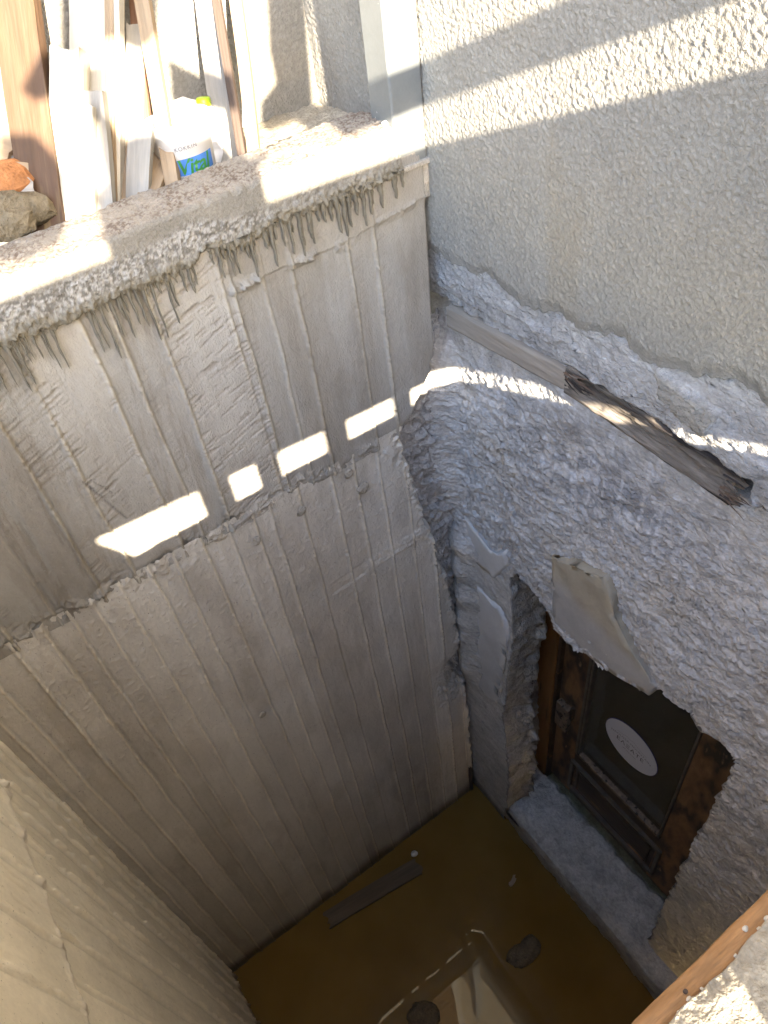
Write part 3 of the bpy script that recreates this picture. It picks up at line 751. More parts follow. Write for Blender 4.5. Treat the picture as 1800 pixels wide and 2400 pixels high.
    yo = np.where(fl, yy + np.sign(yy - cy) * 0.055 * (np.abs(yy - cy) > 0.3), yo); zo = np.where(fl & (zz > 1.98) & ~left, zz + 0.02, zo); xx = np.where(fl, x0 + 0.036, xx)
    rc = mix((0.31, 0.305, 0.295), (0.39, 0.385, 0.375), fbm(xx * 12 + yy * 8, zz * 8, 577))
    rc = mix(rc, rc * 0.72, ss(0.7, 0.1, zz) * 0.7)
    kp = np.ones(I.shape, bool)
    P = np.stack([xx, yo, zo], -1)
    P = np.concatenate([P, P[:1]], 0); rc = np.concatenate([rc, rc[:1]], 0)
    kp = np.concatenate([kp, kp[:1]], 0)
    kp[(P[..., 2] < 0.099)] = False
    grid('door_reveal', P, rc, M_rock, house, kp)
    # masonry return seen in the gap behind the broken concrete edge
    X, Z2 = np.meshgrid(np.arange(-0.26, 0.10, 0.006), np.arange(-0.1, 3.0, 0.006), indexing='ij')
    g1, _ = facet(X * 26, Z2 * 26, 581, 1.2); g2, _ = facet(X * 70, Z2 * 70, 583, 1.2)
    yb = 0.055 - 0.016 * g1 - 0.007 * g2 - 0.02 * (fbm(X * 8, Z2 * 8, 585) - 0.5)
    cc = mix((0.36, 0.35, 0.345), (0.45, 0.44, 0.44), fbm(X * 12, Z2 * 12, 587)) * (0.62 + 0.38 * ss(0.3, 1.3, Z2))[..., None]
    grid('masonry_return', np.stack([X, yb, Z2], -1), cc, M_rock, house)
build_masonry()

def stone(name, poly, x0, x1, col, parent, seed, bev=0.008, label=None, tilt=(0, 0)):
    """smooth-faced block set in the masonry: polygon in (y,z), front at x0, back at x1"""
    bm = bmesh.new()
    cy = sum(p[0] for p in poly) / len(poly); cz = sum(p[1] for p in poly) / len(poly)
    f = [bm.verts.new((x0 + tilt[0] * (p[0] - cy) + tilt[1] * (p[1] - cz), p[0], p[1])) for p in poly]
    b = [bm.verts.new((x1, p[0], p[1])) for p in poly]
    bm.faces.new(f)
    for i in range(len(poly)):
        j = (i + 1) % len(poly); bm.faces.new((f[j], f[i], b[i], b[j]))
    fe = [e for e in bm.edges if e.verts[0] in f and e.verts[1] in f]
    bmesh.ops.bevel(bm, geom=fe, offset=bev, segments=3, affect='EDGES', profile=0.5)
    bmesh.ops.triangulate(bm, faces=bm.faces[:])
    for i in range(3):
        bmesh.ops.subdivide_edges(bm, edges=[e for e in bm.edges if e.calc_length() > 0.022], cuts=1)
        bmesh.ops.triangulate(bm, faces=bm.faces[:])
    bm.normal_update()
    for v in bm.verts:
        a = float(fbm(np.array([v.co.y * 16]), np.array([v.co.z * 16 + v.co.x * 9]), seed, 3)[0]) - 0.5
        v.co += v.normal * a * 0.008
    o = bm_obj(name, bm, None, parent, True)
    me = o.data
    co = np.zeros(len(me.vertices) * 3, np.float32); me.vertices.foreach_get('co', co); co = co.reshape(-1, 3)
    at = me.color_attributes.new('Col', 'FLOAT_COLOR', 'POINT')
    c = np.ones((len(co), 4), np.float32); c[:, :3] = col(co)
    at.data.foreach_set('color', c.ravel())
    me.materials.append(M_smoothstone)
    if label: o['label'] = label
    return o
def c_lintel(p):
    t = ss(2.34, 2.24, p[:, 2] + 0.16 * (p[:, 1] + 0.6) * -1 + 0.05 * (fbm(p[:, 1] * 14, p[:, 2] * 14, 601) - 0.5))
    return mix((0.40, 0.36, 0.285), (0.40, 0.395, 0.39), t) * (0.92 + 0.14 * fbm(p[:, 1] * 30, p[:, 2] * 12, 603))[:, None]
def c_jamb(p):
    return mix((0.47, 0.475, 0.48), (0.54, 0.545, 0.55), fbm(p[:, 1] * 9, p[:, 2] * 7, 605)) * (0.9 + 0.1 * ss(1.1, 1.5, p[:, 2]))[:, None]
stone('lintel_stone', [(-0.431, 2.40), (-0.53, 2.455), (-0.641, 2.515), (-0.672, 2.46), (-0.682, 2.382), (-0.75, 2.31), (-0.829, 2.245), (-0.86, 2.235), (-0.842, 2.150), (-0.72, 2.10), (-0.602, 2.072), (-0.50, 2.045), (-0.462, 2.045), (-0.44, 2.10), (-0.448, 2.24)],
      -0.020, 0.30, c_lintel, house, 61, 0.010, 'smooth tan and grey stone over the doorway', (0.02, -0.06))
stone('jamb_stone', [(0.06, 2.25), (-0.045, 2.205), (-0.154, 2.152), (-0.222, 2.225), (-0.236, 2.16), (-0.165, 2.02), (-0.10, 2.02), (-0.029, 2.03), (0.038, 2.09)], -0.014, 0.06, c_jamb, house, 63, 0.014, None, (0.02, 0.0))
stone('jamb_stone', [(0.03, 1.92), (-0.093, 1.885), (-0.19, 1.875), (-0.232, 1.84), (-0.246, 1.77), (-0.242, 1.66), (-0.225, 1.49), (-0.200, 1.22), (-0.180, 1.16), (-0.13, 1.125), (-0.03, 1.15), (0.07, 1.21), (0.04, 1.42), (0.05, 1.6)], -0.013, 0.06, c_jamb, house, 65, 0.018, None, (0.03, 0.0))

# ---- timber lath bedded in the wall, broken half way
def lath(name, y0, y1, z0, z1, zt0, zt1, mat, seed, rot, x=-0.0435):
    n = max(8, int(abs(y1 - y0) / 0.006)); m = 16
    Y, T = np.meshgrid(np.linspace(y0, y1, n), np.linspace(0, 1, m), indexing='ij')
    f = (Y - y0) / (y1 - y0)
    b = z0 + (z1 - z0) * f + 0.005 * (fbm(Y * 22, Y * 0, seed, 3) - 0.5); t = zt0 + (zt1 - zt0) * f + 0.006 * (fbm(Y * 25, Y * 0 + 4, seed + 1, 3) - 0.5)
    Z = b + T * (t - b)
    rr = fbm(Y * 10, Z * 160, seed + 2, 3) - 0.5
    X = x - 0.003 * rr + 0.0015 * (fbm(Y * 8, Z * 20, seed + 3) - 0.5)
    if rot:
        hol = ss(0.18, 0.35, T) * ss(0.86, 0.70, T) * ss(0, 0.12, f)
        X = X + hol * (0.016 + 0.026 * (fbm(Y * 18, Z * 120, seed + 5, 3) - 0.5)) + 0.008 * rr
    e = np.minimum(T, 1 - T)
    X = X + 0.03 * (1 - ss(0, 0.03, e))
    # ragged ends
    endr = 0.05 * (fbm(Z * 170, Z * 0, seed + 7, 2) - 0.5)
    Y = Y + endr * (ss(0.9, 1, f) if y1 < y0 else ss(0.9, 1, f))
    col = None
    grid(name, np.stack([X, Y, Z], -1), col, mat, house)
lath('timber_lath', -0.020, -0.475, 2.995, 3.036, 3.062, 3.098, M_lath, 71, False)
lath('rotten_lath', -0.455, -0.92, 3.030, 3.014, 3.112, 3.112, M_rot, 73, True, -0.044)
def splinters():
    rng = random.Random(12)
    for i in range(26):
        if i < 16: y = -0.46 - 0.05 * rng.random(); z = 3.075 + 0.03 * rng.random(); l = 0.03 + 0.05 * rng.random(); dz = (rng.random() - 0.45) * 0.35; sg = -1
        else: y = -0.88 - 0.03 * rng.random(); z = 3.03 + 0.07 * rng.random(); l = 0.03 + 0.05 * rng.random(); dz = (rng.random() - 0.6) * 0.5; sg = -1
        a = Vector((-0.05 - 0.008 * rng.random(), y, z)); b = a + Vector(((rng.random() - 0.7) * 0.4, sg, dz)).normalized() * l
        w = 0.0018 + 0.002 * rng.random()
        bm = bmesh.new(); u = Vector((0, 0, 1)); s = Vector((1, 0, 0))
        r = []
        for k, (t, ww) in enumerate(((0, w), (0.5, w * 0.8), (1, w * 0.15))):
            p = a.lerp(b, t) + Vector((0, 0, 0.004 * math.sin(t * 4 + i) * (t > 0)))
            r.append([bm.verts.new(p + u * ww), bm.verts.new(p + s * ww), bm.verts.new(p - u * ww), bm.verts.new(p - s * ww)])
        for r0, r1 in zip(r[:-1], r[1:]):
            for k in range(4): bm.faces.new((r0[k], r0[(k + 1) % 4], r1[(k + 1) % 4], r1[k]))
        bm_obj('splinter', bm, M_splinter if rng.random() < 0.6 else M_rot, house)
splinters()

# ---- sill ledge under the door
def build_sill():
    ys = np.arange(-1.60, -0.10, 0.006); sv = np.linspace(0, 1, 80)
    Y, S = np.meshgrid(ys, sv, indexing='ij')
    px = np.array([0.000, 0.002, 0.012, 0.05, 0.17, 0.262, 0.272, 0.36]); pz = np.array([-0.10, 0.09, 0.135, 0.165, 0.185, 0.195, 0.175, 0.170]); ps = np.array([0, 0.27, 0.34, 0.42, 0.66, 0.82, 0.85, 1.0])
    X = np.interp(S, ps, px); Z = np.interp(S, ps, pz)
    X = X + 0.02 * (fbm(Y * 4, Y * 0, 701, 3) - 0.5) * ss(0.9, 0.5, S) + 0.03 * (fbm(Y * 20, Y * 0, 703, 3) - 0.5) * np.exp(-((S - 0.83) / 0.06) ** 2)
    n = fbm(Y * 20, S * 12, 705); f1, _ = facet(Y * 40, S * 22, 707, 1.0)
    Z = Z + ss(0.3, 0.45, S) * (0.016 * (n - 0.5) + 0.004 * f1)
    X = X - ss(0.34, 0.2, S) * (0.012 * (n - 0.5) + 0.004 * f1)
    c = mix((0.42, 0.415, 0.40), (0.52, 0.515, 0.50), fbm(Y * 7, S * 5, 709))
    sp = ss(0.66, 0.72, vn(Y * 45, S * 30, 711)); c = mix(c, c * 0.7, sp * 0.5)
    moss = ss(0.82, 0.88, S + 0.04 * (fbm(Y * 22, S * 9, 713) - 0.5)); c = mix(c, mix((0.11, 0.10, 0.06), (0.22, 0.205, 0.13), n), moss)
    low = ss(0.42, 0.2, S); c = mix(c, np.array((0.30, 0.27, 0.225)), low * 0.7)
    grid('sill', np.stack([X, Y, Z], -1), c, M_rock, house)
build_sill()

# ---- far wall behind the stacked timber
far = empty('boundary_wall', (-1.0, 0.46, 3.4), 'beige stucco wall behind the leaning planks', 'wall')
def build_far():
    def sheet(x0, x1, z0, z1, s):
        X, Z = np.meshgrid(np.arange(x0, x1 + s / 2, s), np.arange(z0, z1 + s / 2, s), indexing='ij')
        r = stucco_relief(X + 11, Z, 423)
        grid('stucco', np.stack([X, 0.460 - 0.005 * r - 0.004 * (fbm(X * 5, Z * 5, 425) - 0.5), Z], -1), stucco_col(X + 5, Z, r, 429), M_stucco, far)
    sheet(-1.10, -0.057, 3.42, 4.05, 0.004)
    sheet(-5.0, -1.10, 3.38, 4.05, 0.03)
    sheet(-5.0, -0.057, 4.05, 8.5, 0.04)
    M_clad = material('brown_cladding', (0.085, 0.058, 0.036), 0.8, ((0.7, 1.25), 6.0), ((0.85, 1.12), 50.0), ((40, 0.003),), (0.12, 1, 1))
    for k in range(19):
        z = 4.13 + k * 0.23
        box('cladding_board', (-4.6 - 0.03 * (k % 3), 0.405, z), (-0.17, 0.43, z + 0.182), M_clad, far, 0.003)
    for x in (-4.3, -2.3, -0.25):
        box('cladding_batten', (x - 0.03, 0.431, 4.10), (x + 0.03, 0.453, 8.48), M_clad, far, 0)
    box('wall_core', (-5.0, 0.475, 3.38), (0.02, 0.68, 8.52), M_lump, far, 0)
build_far()

# ---- near ledge under the camera, with the formwork board left in its edge
near = empty('near_ledge', (-0.8, -1.5, 3.3), 'rough concrete ledge with a brown formwork board along its edge', 'ledge')
def build_near():
    X, Z = np.meshgrid(np.arange(-1.53, 0.02, 0.03), np.arange(-0.1, 3.36, 0.03), indexing='ij')
    grid('wall_face', np.stack([X, -1.452 + 0.006 * fbm(X * 9, Z * 9, 801), Z], -1), mix((0.66, 0.62, 0.55), (0.72, 0.68, 0.61), fbm(X * 4, Z * 2, 803)), M_conc, near)
    # concrete top
    X, Y = np.meshgrid(np.concatenate([np.arange(-1.56, -1.0, 0.02), np.arange(-1.0, -0.6, 0.0028), np.arange(-0.6, 0.0, 0.02)]), np.concatenate([np.arange(-2.30, -1.60, 0.03), np.arange(-1.60, -1.4345, 0.0028), [-1.4335, -1.433]]), indexing='ij')
    e = (fbm(X * 45, X * 0, 805, 3) - 0.5) * 0.010
    edge = ss(-1.46, -1.4335, Y)
    Yn = Y + e * edge
    n1 = stucco_relief(X * 0.9, Y * 0.9, 807)
    Z = 3.386 + 0.0030 * (n1 - 0.5) + 0.006 * (fbm(X * 16, Y * 16, 809) - 0.5) - 0.004 * ss(-1.45, -1.433, Y)
    Z = np.where(Y > -1.4332, 3.33, Z)
    pit = ss(0.70, 0.76, fbm(X * 28, Y * 28, 811, 3)); Z = Z - pit * 0.010
    c = mix((0.28, 0.255, 0.21), (0.36, 0.335, 0.28), fbm(X * 14, Y * 14, 813)) * (0.85 + 0.25 * n1)[..., None]
    c = mix(c, c * 0.5, pit)
    grid('concrete_top', np.stack([X, Yn, Z], -1), c, M_cap, near)
    # board: a long weathered plank on edge
    xs = np.arange(-1.52, 0.0, 0.006); pr = [(-1.4375, 3.20), (-1.4375, 3.366), (-1.434, 3.3705), (-1.428, 3.3712), (-1.422, 3.3705), (-1.4165, 3.3695), (-1.4145, 3.366), (-1.414, 3.355), (-1.414, 3.20)]
    X, K = np.meshgrid(xs, np.arange(len(pr)), indexing='ij')
    Yb = np.array([p[0] for p in pr])[K] + 0.0025 * (fbm(X * 30, K * 3.0, 821) - 0.5); Zb = np.array([p[1] for p in pr])[K] + 0.003 * (fbm(X * 60, K * 4.0, 823, 2) - 0.5) * (K > 0) * (K < 8)
    grid('formwork_board', np.stack([X, Yb, Zb], -1), None, M_form, near)
    for i, (x, y, r) in enumerate(((-0.775, -1.424, 0.0022), (-0.765, -1.431, 0.0016), (-0.80, -1.433, 0.0014), (-0.86, -1.431, 0.0017), (-0.875, -1.433, 0.0015), (-0.845, -1.4325, 0.0012), (-0.752, -1.430, 0.0022))):
        pebble('pale_chip', (x, y, 3.372), r, M_pebble, near, 40 + i, (1.3, 1, 0.8), 2)
    # nail head
    bm = bmesh.new(); bmesh.ops.create_cone(bm, cap_ends=True, segments=12, radius1=0.0022, radius2=0.002, depth=0.002)
    bmesh.ops.translate(bm, verts=bm.verts[:], vec=(-0.858, -1.4255, 3.3722)); bm_obj('nail_head', bm, M_dark, near)
build_near()

# ---- steel post in the corner
post = empty('steel_post', (-0.105, 0.04, 3.45), 'grey square steel post standing on the parapet in the corner', 'post')
def build_post():
    bm = bmesh.new(); bmesh.ops.create_cube(bm, size=1)
    for v in bm.verts: v.co = Vector((-0.1055 + v.co.x * 0.083, 0.035 + v.co.y * 0.086, 3.4495 + (v.co.z + 0.5) * 2.3))
    bmesh.ops.bevel(bm, geom=[e for e in bm.edges if abs(e.verts[0].co.z - e.verts[1].co.z) > 1], offset=0.006, segments=4, affect='EDGES', profile=0.5)
    o = bm_obj('tube', bm, M_steel, post)
    box('mortar_seat', (-0.150, -0.016, 3.440), (-0.058, 0.085, 3.4515), M_lump, post, 0.003)
    pebble('mortar_dab', (-0.150, 0.018, 3.543), 0.008, M_pebble, post, 9, (1, 1, 0.8), 2)
build_post()

# ================================================================ DOOR
door = empty('wooden_door', (0.30, -0.65, 0.2), 'worn brown and black wooden door with a dark glass pane, in the sunken doorway', 'door')
XD = 0.295
def build_door():
    jl = box('frame_jamb', (XD - 0.03, -0.232, 0.13), (XD + 0.05, -0.128, 2.32), M_frame, door, 0.005)
    box('rebate', (XD - 0.022, -0.250, 0.13), (XD + 0.04, -0.234, 2.30), M_doordark, jl, 0.003)
    box('frame_jamb', (XD - 0.03, -1.16, 0.13), (XD + 0.05, -1.045, 2.32), M_doordark, door, 0.005)
    box('stile', (XD, -0.385, 0.215), (XD + 0.042, -0.252, 2.25), M_doorwood, door, 0.004)
    box('stile', (XD, -1.040, 0.215), (XD + 0.042, -0.892, 2.25), M_doorwood, door, 0.004)
    rail = box('bottom_rail', (XD + 0.0015, -0.893, 0.216), (XD + 0.041, -0.384, 0.662), M_doordark, door, 0.003)
    box('top_rail', (XD + 0.001, -0.893, 2.13), (XD + 0.041, -0.384, 2.25), M_doorwood, door, 0.003)
    # raised panel with moulding
    y0, y1, z0, z1 = -0.925, -0.375, 0.285, 0.575
    for (a, b, c, d) in ((y0, y1, z1 - 0.018, z1), (y0, y1, z0, z0 + 0.018), (y0, y0 + 0.018, z0 + 0.0185, z1 - 0.0185), (y1 - 0.018, y1, z0 + 0.0185, z1 - 0.0185)):
        box('panel_moulding', (XD - 0.014, a, c), (XD + 0.004, b, d), M_bead, door, 0.005, 3)
    p = box('panel', (XD - 0.006, y0 + 0.055, z0 + 0.05), (XD + 0.003, y1 - 0.055, z1 - 0.05), M_doordark, door, 0.012, 2)
    for (a, b, c, d) in ((y0 + 0.03, y1 - 0.03, z1 - 0.045, z1 - 0.037), (y1 - 0.045, y1 - 0.037, z0 + 0.03, z1 - 0.05)):
        box('panel_bead', (XD - 0.004, a, c), (XD + 0.003, b, d), M_bead, door, 0.002)
    # glazing beads
    for (a, b, c, d) in ((-0.400, -0.386, 0.663, 2.129), (-0.414, -0.404, 0.680, 2.12), (-0.891, -0.880, 0.663, 2.129)):
        box('glazing_bead', (XD - 0.006, a, c), (XD + 0.02, b, d), M_bead, door, 0.003)
    box('glazing_bead', (XD - 0.008, -0.879, 0.663), (XD + 0.02, -0.401, 0.684), M_brass, door, 0.004)
    # glass
    bm = bmesh.new()
    v = [bm.verts.new(q) for q in ((XD + 0.016, -0.892, 0.66), (XD + 0.016, -0.385, 0.66), (XD + 0.016, -0.385, 2.14), (XD + 0.016, -0.892, 2.14))]
    bm.faces.new(v); pane = bm_obj('glass_pane', bm, M_glass, door)
    # lock case
    lk = box('lock_case', (XD - 0.030, -0.335, 0.80), (XD + 0.002, -0.262, 1.00), M_brass, door, 0.006)
    bm = bmesh.new(); bmesh.ops.create_cone(bm, cap_ends=True, segments=14, radius1=0.011, radius2=0.010, depth=0.01)
    bmesh.ops.rotate(bm, verts=bm.verts[:], matrix=Matrix.Rotation(math.pi / 2, 3, 'Y')); bmesh.ops.translate(bm, verts=bm.verts[:], vec=(XD - 0.034, -0.300, 0.93)); bm_obj('cylinder', bm, M_dark, lk, True)
    box('strike_block', (XD - 0.02, -0.352, 0.93), (XD + 0.001, -0.338, 1.03), M_doordark, lk, 0.002)
    # oval sticker on the glass
    def ellipse(cx, cy, a, b, x, name, mat, parent, n=72):
        bm = bmesh.new()
        f = [bm.verts.new((x, cx + a * math.cos(2 * math.pi * i / n), cy + b * math.sin(2 * math.pi * i / n))) for i in range(n)]
        k = [bm.verts.new((x + 0.0009, q.co.y, q.co.z)) for q in f]
        bm.faces.new(f)
        for i in range(n): j = (i + 1) % n; bm.faces.new((f[j], f[i], k[i], k[j]))
        return bm_obj(name, bm, mat, parent)
    SY, SZ, SA, SB = -0.6421, 1.1067, 0.1359, 0.1321
    stk = ellipse(SY, SZ, SA, SB, XD + 0.0130, 'sticker', M_paper, door)
    stk['label'] = 'white oval sticker with printed words on the glass'
    rim = ellipse(SY, SZ + 0.0015, SA + 0.003, SB + 0.0035, XD + 0.0148, 'sticker_rim', M_blue_rim, stk)
    def text(s, y, z, size, mat, arc=0.0, spacing=1.0):
        cu = bpy.data.curves.new('lettering', 'FONT'); cu.body = s; cu.size = size; cu.align_x = 'CENTER'; cu.align_y = 'CENTER'; cu.space_character = spacing
        cu.resolution_u = 2
        tmp = bpy.data.objects.new('lettering_tmp', cu); COL.objects.link(tmp)
        dg = bpy.context.evaluated_depsgraph_get()
        me = bpy.data.meshes.new_from_object(tmp.evaluated_get(dg))
        bpy.data.objects.remove(tmp)
        for v in me.vertices:
            a, b = v.co.x, v.co.y
            v.co = Vector((XD + 0.0124, y - a, z + b - arc * a * a))
        me.materials.clear()
        put('lettering', me, mat, stk)
    text('NAOUSSA MOUNTAIN', SY, SZ + 0.020, 0.0200, M_ink2, 1.6, 1.05)
    text('\u0395\u039b\u039e\u0391\u03a4\u0395', SY, SZ - 0.020, 0.036, M_ink, 0.0, 1.1)
    text('Welcome', SY, SZ - 0.052, 0.017, M_ink2, 0.0, 1.1)
    # thin drawn mountain line above the words
    pts = [(-0.075, 0.030), (-0.045, 0.040), (-0.025, 0.052), (-0.008, 0.046), (0.008, 0.055), (0.030, 0.043), (0.05, 0.036), (0.08, 0.030)]
    bm = bmesh.new(); a = []
    for (q, r) in pts: a.append((bm.verts.new((XD + 0.0124, SY - q, SZ + r + 0.0008)), bm.verts.new((XD + 0.0124, SY - q, SZ + r - 0.0008))))
    for u, w in zip(a[:-1], a[1:]): bm.faces.new((u[0], w[0], w[1], u[1]))
    bm_obj('mountain_line', bm, M_ink2, stk)
    # torn paper scrap
    bm = bmesh.new(); v = [bm.verts.new((XD + 0.0135, a, b)) for a, b in ((-0.455, 1.545), (-0.492, 1.500), (-0.484, 1.494), (-0.468, 1.508))]; bm.faces.new(v); bm_obj('paper_scrap', bm, M_paper, door)
build_door()

# room behind the glass
room = empty('dark_room', (0.9, -0.6, 0.1), 'dim interior seen through the door glass', 'room')
def build_room():
    bm = bmesh.new(); bmesh.ops.create_cube(bm, size=1)
    for v in bm.verts: v.co = Vector((1.28 + v.co.x * 1.85, -0.65 + v.co.y * 2.4, 1.2 + v.co.z * 2.3))
    bmesh.ops.delete(bm, geom=[f for f in bm.faces if f.calc_center_median().x < 0.4], context='FACES_ONLY')
    bm_obj('room_shell', bm, M_dust, room)
build_room()

# ================================================================ LOOSE THINGS
def plank(name, label, a, b, w, t, mat, cat='plank', group='old timber leaning on the boundary wall', seed=1, face=(-0.55, -0.75, 0.35), chip=0.012):
    """board from a (foot) to b (head); w across, t thick; the broad side looks along face"""
    a = Vector(a); b = Vector(b); zz = (b - a); L = zz.length; zz.normalize()
    yy = -Vector(face); yy = (yy - zz * yy.dot(zz)).normalized(); xx = yy.cross(zz)
    n = max(6, int(L / 0.03)); m = 6
    rng = np.random.RandomState(seed)
    prof = []
    for i in range(m): prof.append((-w / 2 + w * i / (m - 1), -t / 2))
    for i in range(m): prof.append((w / 2 - w * i / (m - 1), t / 2))
    prof = np.array(prof); prof[[0, m - 1, m, 2 * m - 1], 0] *= 0.97; prof[[1, m - 2], 1] *= 1.0
    bow = (rng.rand() - 0.5) * 0.010
    S = np.linspace(0, 1, n)
    K = 2 * m
    co = np.zeros((n, K, 3))
    for k in range(K):
        px, py = prof[k]
        wob = (fbm(S * L * 7 + k * 0.2, S * 0 + (px > 0) * 9 + seed, seed, 3) - 0.5)
        co[:, k, 0] = px + wob * w * 0.05 + bow * np.sin(S * 3.14)
        co[:, k, 1] = py + (fbm(S * L * 9, S * 0 + k * 1.7, seed + 4, 2) - 0.5) * t * 0.12
        z = S * L
        r0 = (rng.rand() - 0.5) * chip; r1 = (rng.rand() - 0.5) * chip
        z = z + r0 * (1 - S) ** 6 + r1 * S ** 6
        co[:, k, 2] = z
    idx = np.arange(n * K).reshape(n, K)
    q = np.stack([idx[:-1], np.roll(idx[:-1], -1, 1), np.roll(idx[1:], -1, 1), idx[1:]], -1).reshape(-1, 4)
    caps = []
    for row in (0, n - 1):
        for i in range(m - 1):
            f = [idx[row, i], idx[row, i + 1], idx[row, K - 2 - i], idx[row, K - 1 - i]]
            caps.append(f if row else f[::-1])
    q = np.concatenate([q, np.array(caps)], 0)
    me = mesh_np(name, co.reshape(-1, 3), q, None, False)
    o = put(name, me, mat)
    R = Matrix((xx, yy, zz)).transposed().to_4x4(); R.translation = a
    o.matrix_world = R
    tag(o, label, cat, group)
    return o

plank('varnished_board', 'reddish brown board with peeling varnish, leftmost tall piece of leaning timber', (-0.8827, 0.1771, 3.4620), (-0.6543, 0.4450, 4.0057), 0.085, 0.032, M_peel, seed=1)
plank('grey_board', 'weathered grey board leaning at the far left edge of the picture', (-0.8240, 0.2423, 3.4620), (-0.7939, 0.4170, 3.8422), 0.085, 0.025, M_grey, seed=2)
plank('square_post', 'short square timber post with a cut top, left of the widest plank', (-0.8464, 0.1815, 3.4620), (-0.6713, 0.3000, 3.7684), 0.058, 0.055, M_pale, seed=3)
plank('wide_plank', 'widest pale plank in the stack, with a brown edge', (-0.7666, 0.2208, 3.4620), (-0.4597, 0.4450, 4.0422), 0.105, 0.028, M_pale, seed=4)
plank('edge_board', 'narrow brown board seen edge-on along the right side of the widest plank', (-0.7349, 0.1939, 3.4620), (-0.4174, 0.4450, 4.0294), 0.018, 0.060, M_tan, seed=5)
plank('grey_plank', 'bluish grey plank standing in front of the widest plank', (-0.7812, 0.1528, 3.4620), (-0.6751, 0.2550, 3.7045), 0.062, 0.022, M_grey, seed=6)
plank('pale_batten', 'pale batten with a split foot in front of the short square post', (-0.8072, 0.1624, 3.4620), (-0.7060, 0.2150, 3.6991), 0.050, 0.020, M_pale, seed=7)
plank('thin_board', 'thin pale board just right of the brown-edged plank', (-0.6923, 0.2307, 3.4620), (-0.5024, 0.3850, 3.7555), 0.036, 0.015, M_pale, seed=8)
plank('reddish_stick', 'thin reddish stick behind the slanting pole', (-0.6249, 0.2374, 3.4620), (-0.4651, 0.4380, 3.7982), 0.024, 0.018, M_red, seed=9)
plank('slanting_pole', 'long slanting pole whose foot stands beside the bucket', (-0.6117, 0.1443, 3.4620), (-0.4243, 0.4450, 3.9893), 0.030, 0.022, M_tan, seed=10)
plank('short_grey_plank', 'short grey plank with brown knots, low in front beside the slanting pole', (-0.6982, 0.1576, 3.4620), (-0.6033, 0.2150, 3.6323), 0.048, 0.020, M_grey, seed=11)
plank('tilted_board', 'brownish board lying tilted between the slanting pole and the short grey plank', (-0.7743, 0.0371, 3.4620), (-0.5132, 0.3000, 3.5745), 0.042, 0.018, M_tan, seed=12)
plank('brown_offcut', 'narrow brown offcut behind the short grey plank', (-0.7274, 0.1721, 3.4620), (-0.6037, 0.2700, 3.6101), 0.030, 0.015, M_tan, seed=13)
plank('dark_pole', 'dark stained pole leaning right of the jug', (-0.4463, 0.1346, 3.4620), (-0.2793, 0.4450, 3.8198), 0.018, 0.018, M_dark, seed=14)
plank('sunlit_pole', 'pale wooden pole, rightmost of the leaning timber', (-0.4268, 0.1262, 3.4620), (-0.2334, 0.4450, 3.7902), 0.027, 0.020, M_tan, seed=15)
plank('leaning_grey_board', 'grey board behind the jug, left of the dark pole', (-0.4195, 0.2705, 3.4620), (-0.2979, 0.4450, 3.8160), 0.052, 0.020, M_grey, seed=16)
plank('back_board', 'grey board standing behind the top of the widest plank', (-0.7070, 0.2731, 3.4620), (-0.4961, 0.4420, 3.8863), 0.050, 0.020, M_grey, seed=17)

# ---- bucket and jug
def lathe(name, prof, mat, parent=None, n=40, M=Matrix(), a0=0, a1=2 * math.pi):
    bm = bmesh.new(); rings = []
    full = abs(a1 - a0 - 2 * math.pi) < 1e-6
    cnt = n if full else n + 1
    for (r, z) in prof:
        rings.append([bm.verts.new(M @ Vector((r * math.cos(a0 + (a1 - a0) * i / n), r * math.sin(a0 + (a1 - a0) * i / n), z))) for i in range(cnt)])
    for r0, r1 in zip(rings[:-1], rings[1:]):
        for i in range(n):
            j = (i + 1) % cnt
            bm.faces.new((r0[i], r0[j], r1[j], r1[i]))
    return bm_obj(name, bm, mat, parent, True)

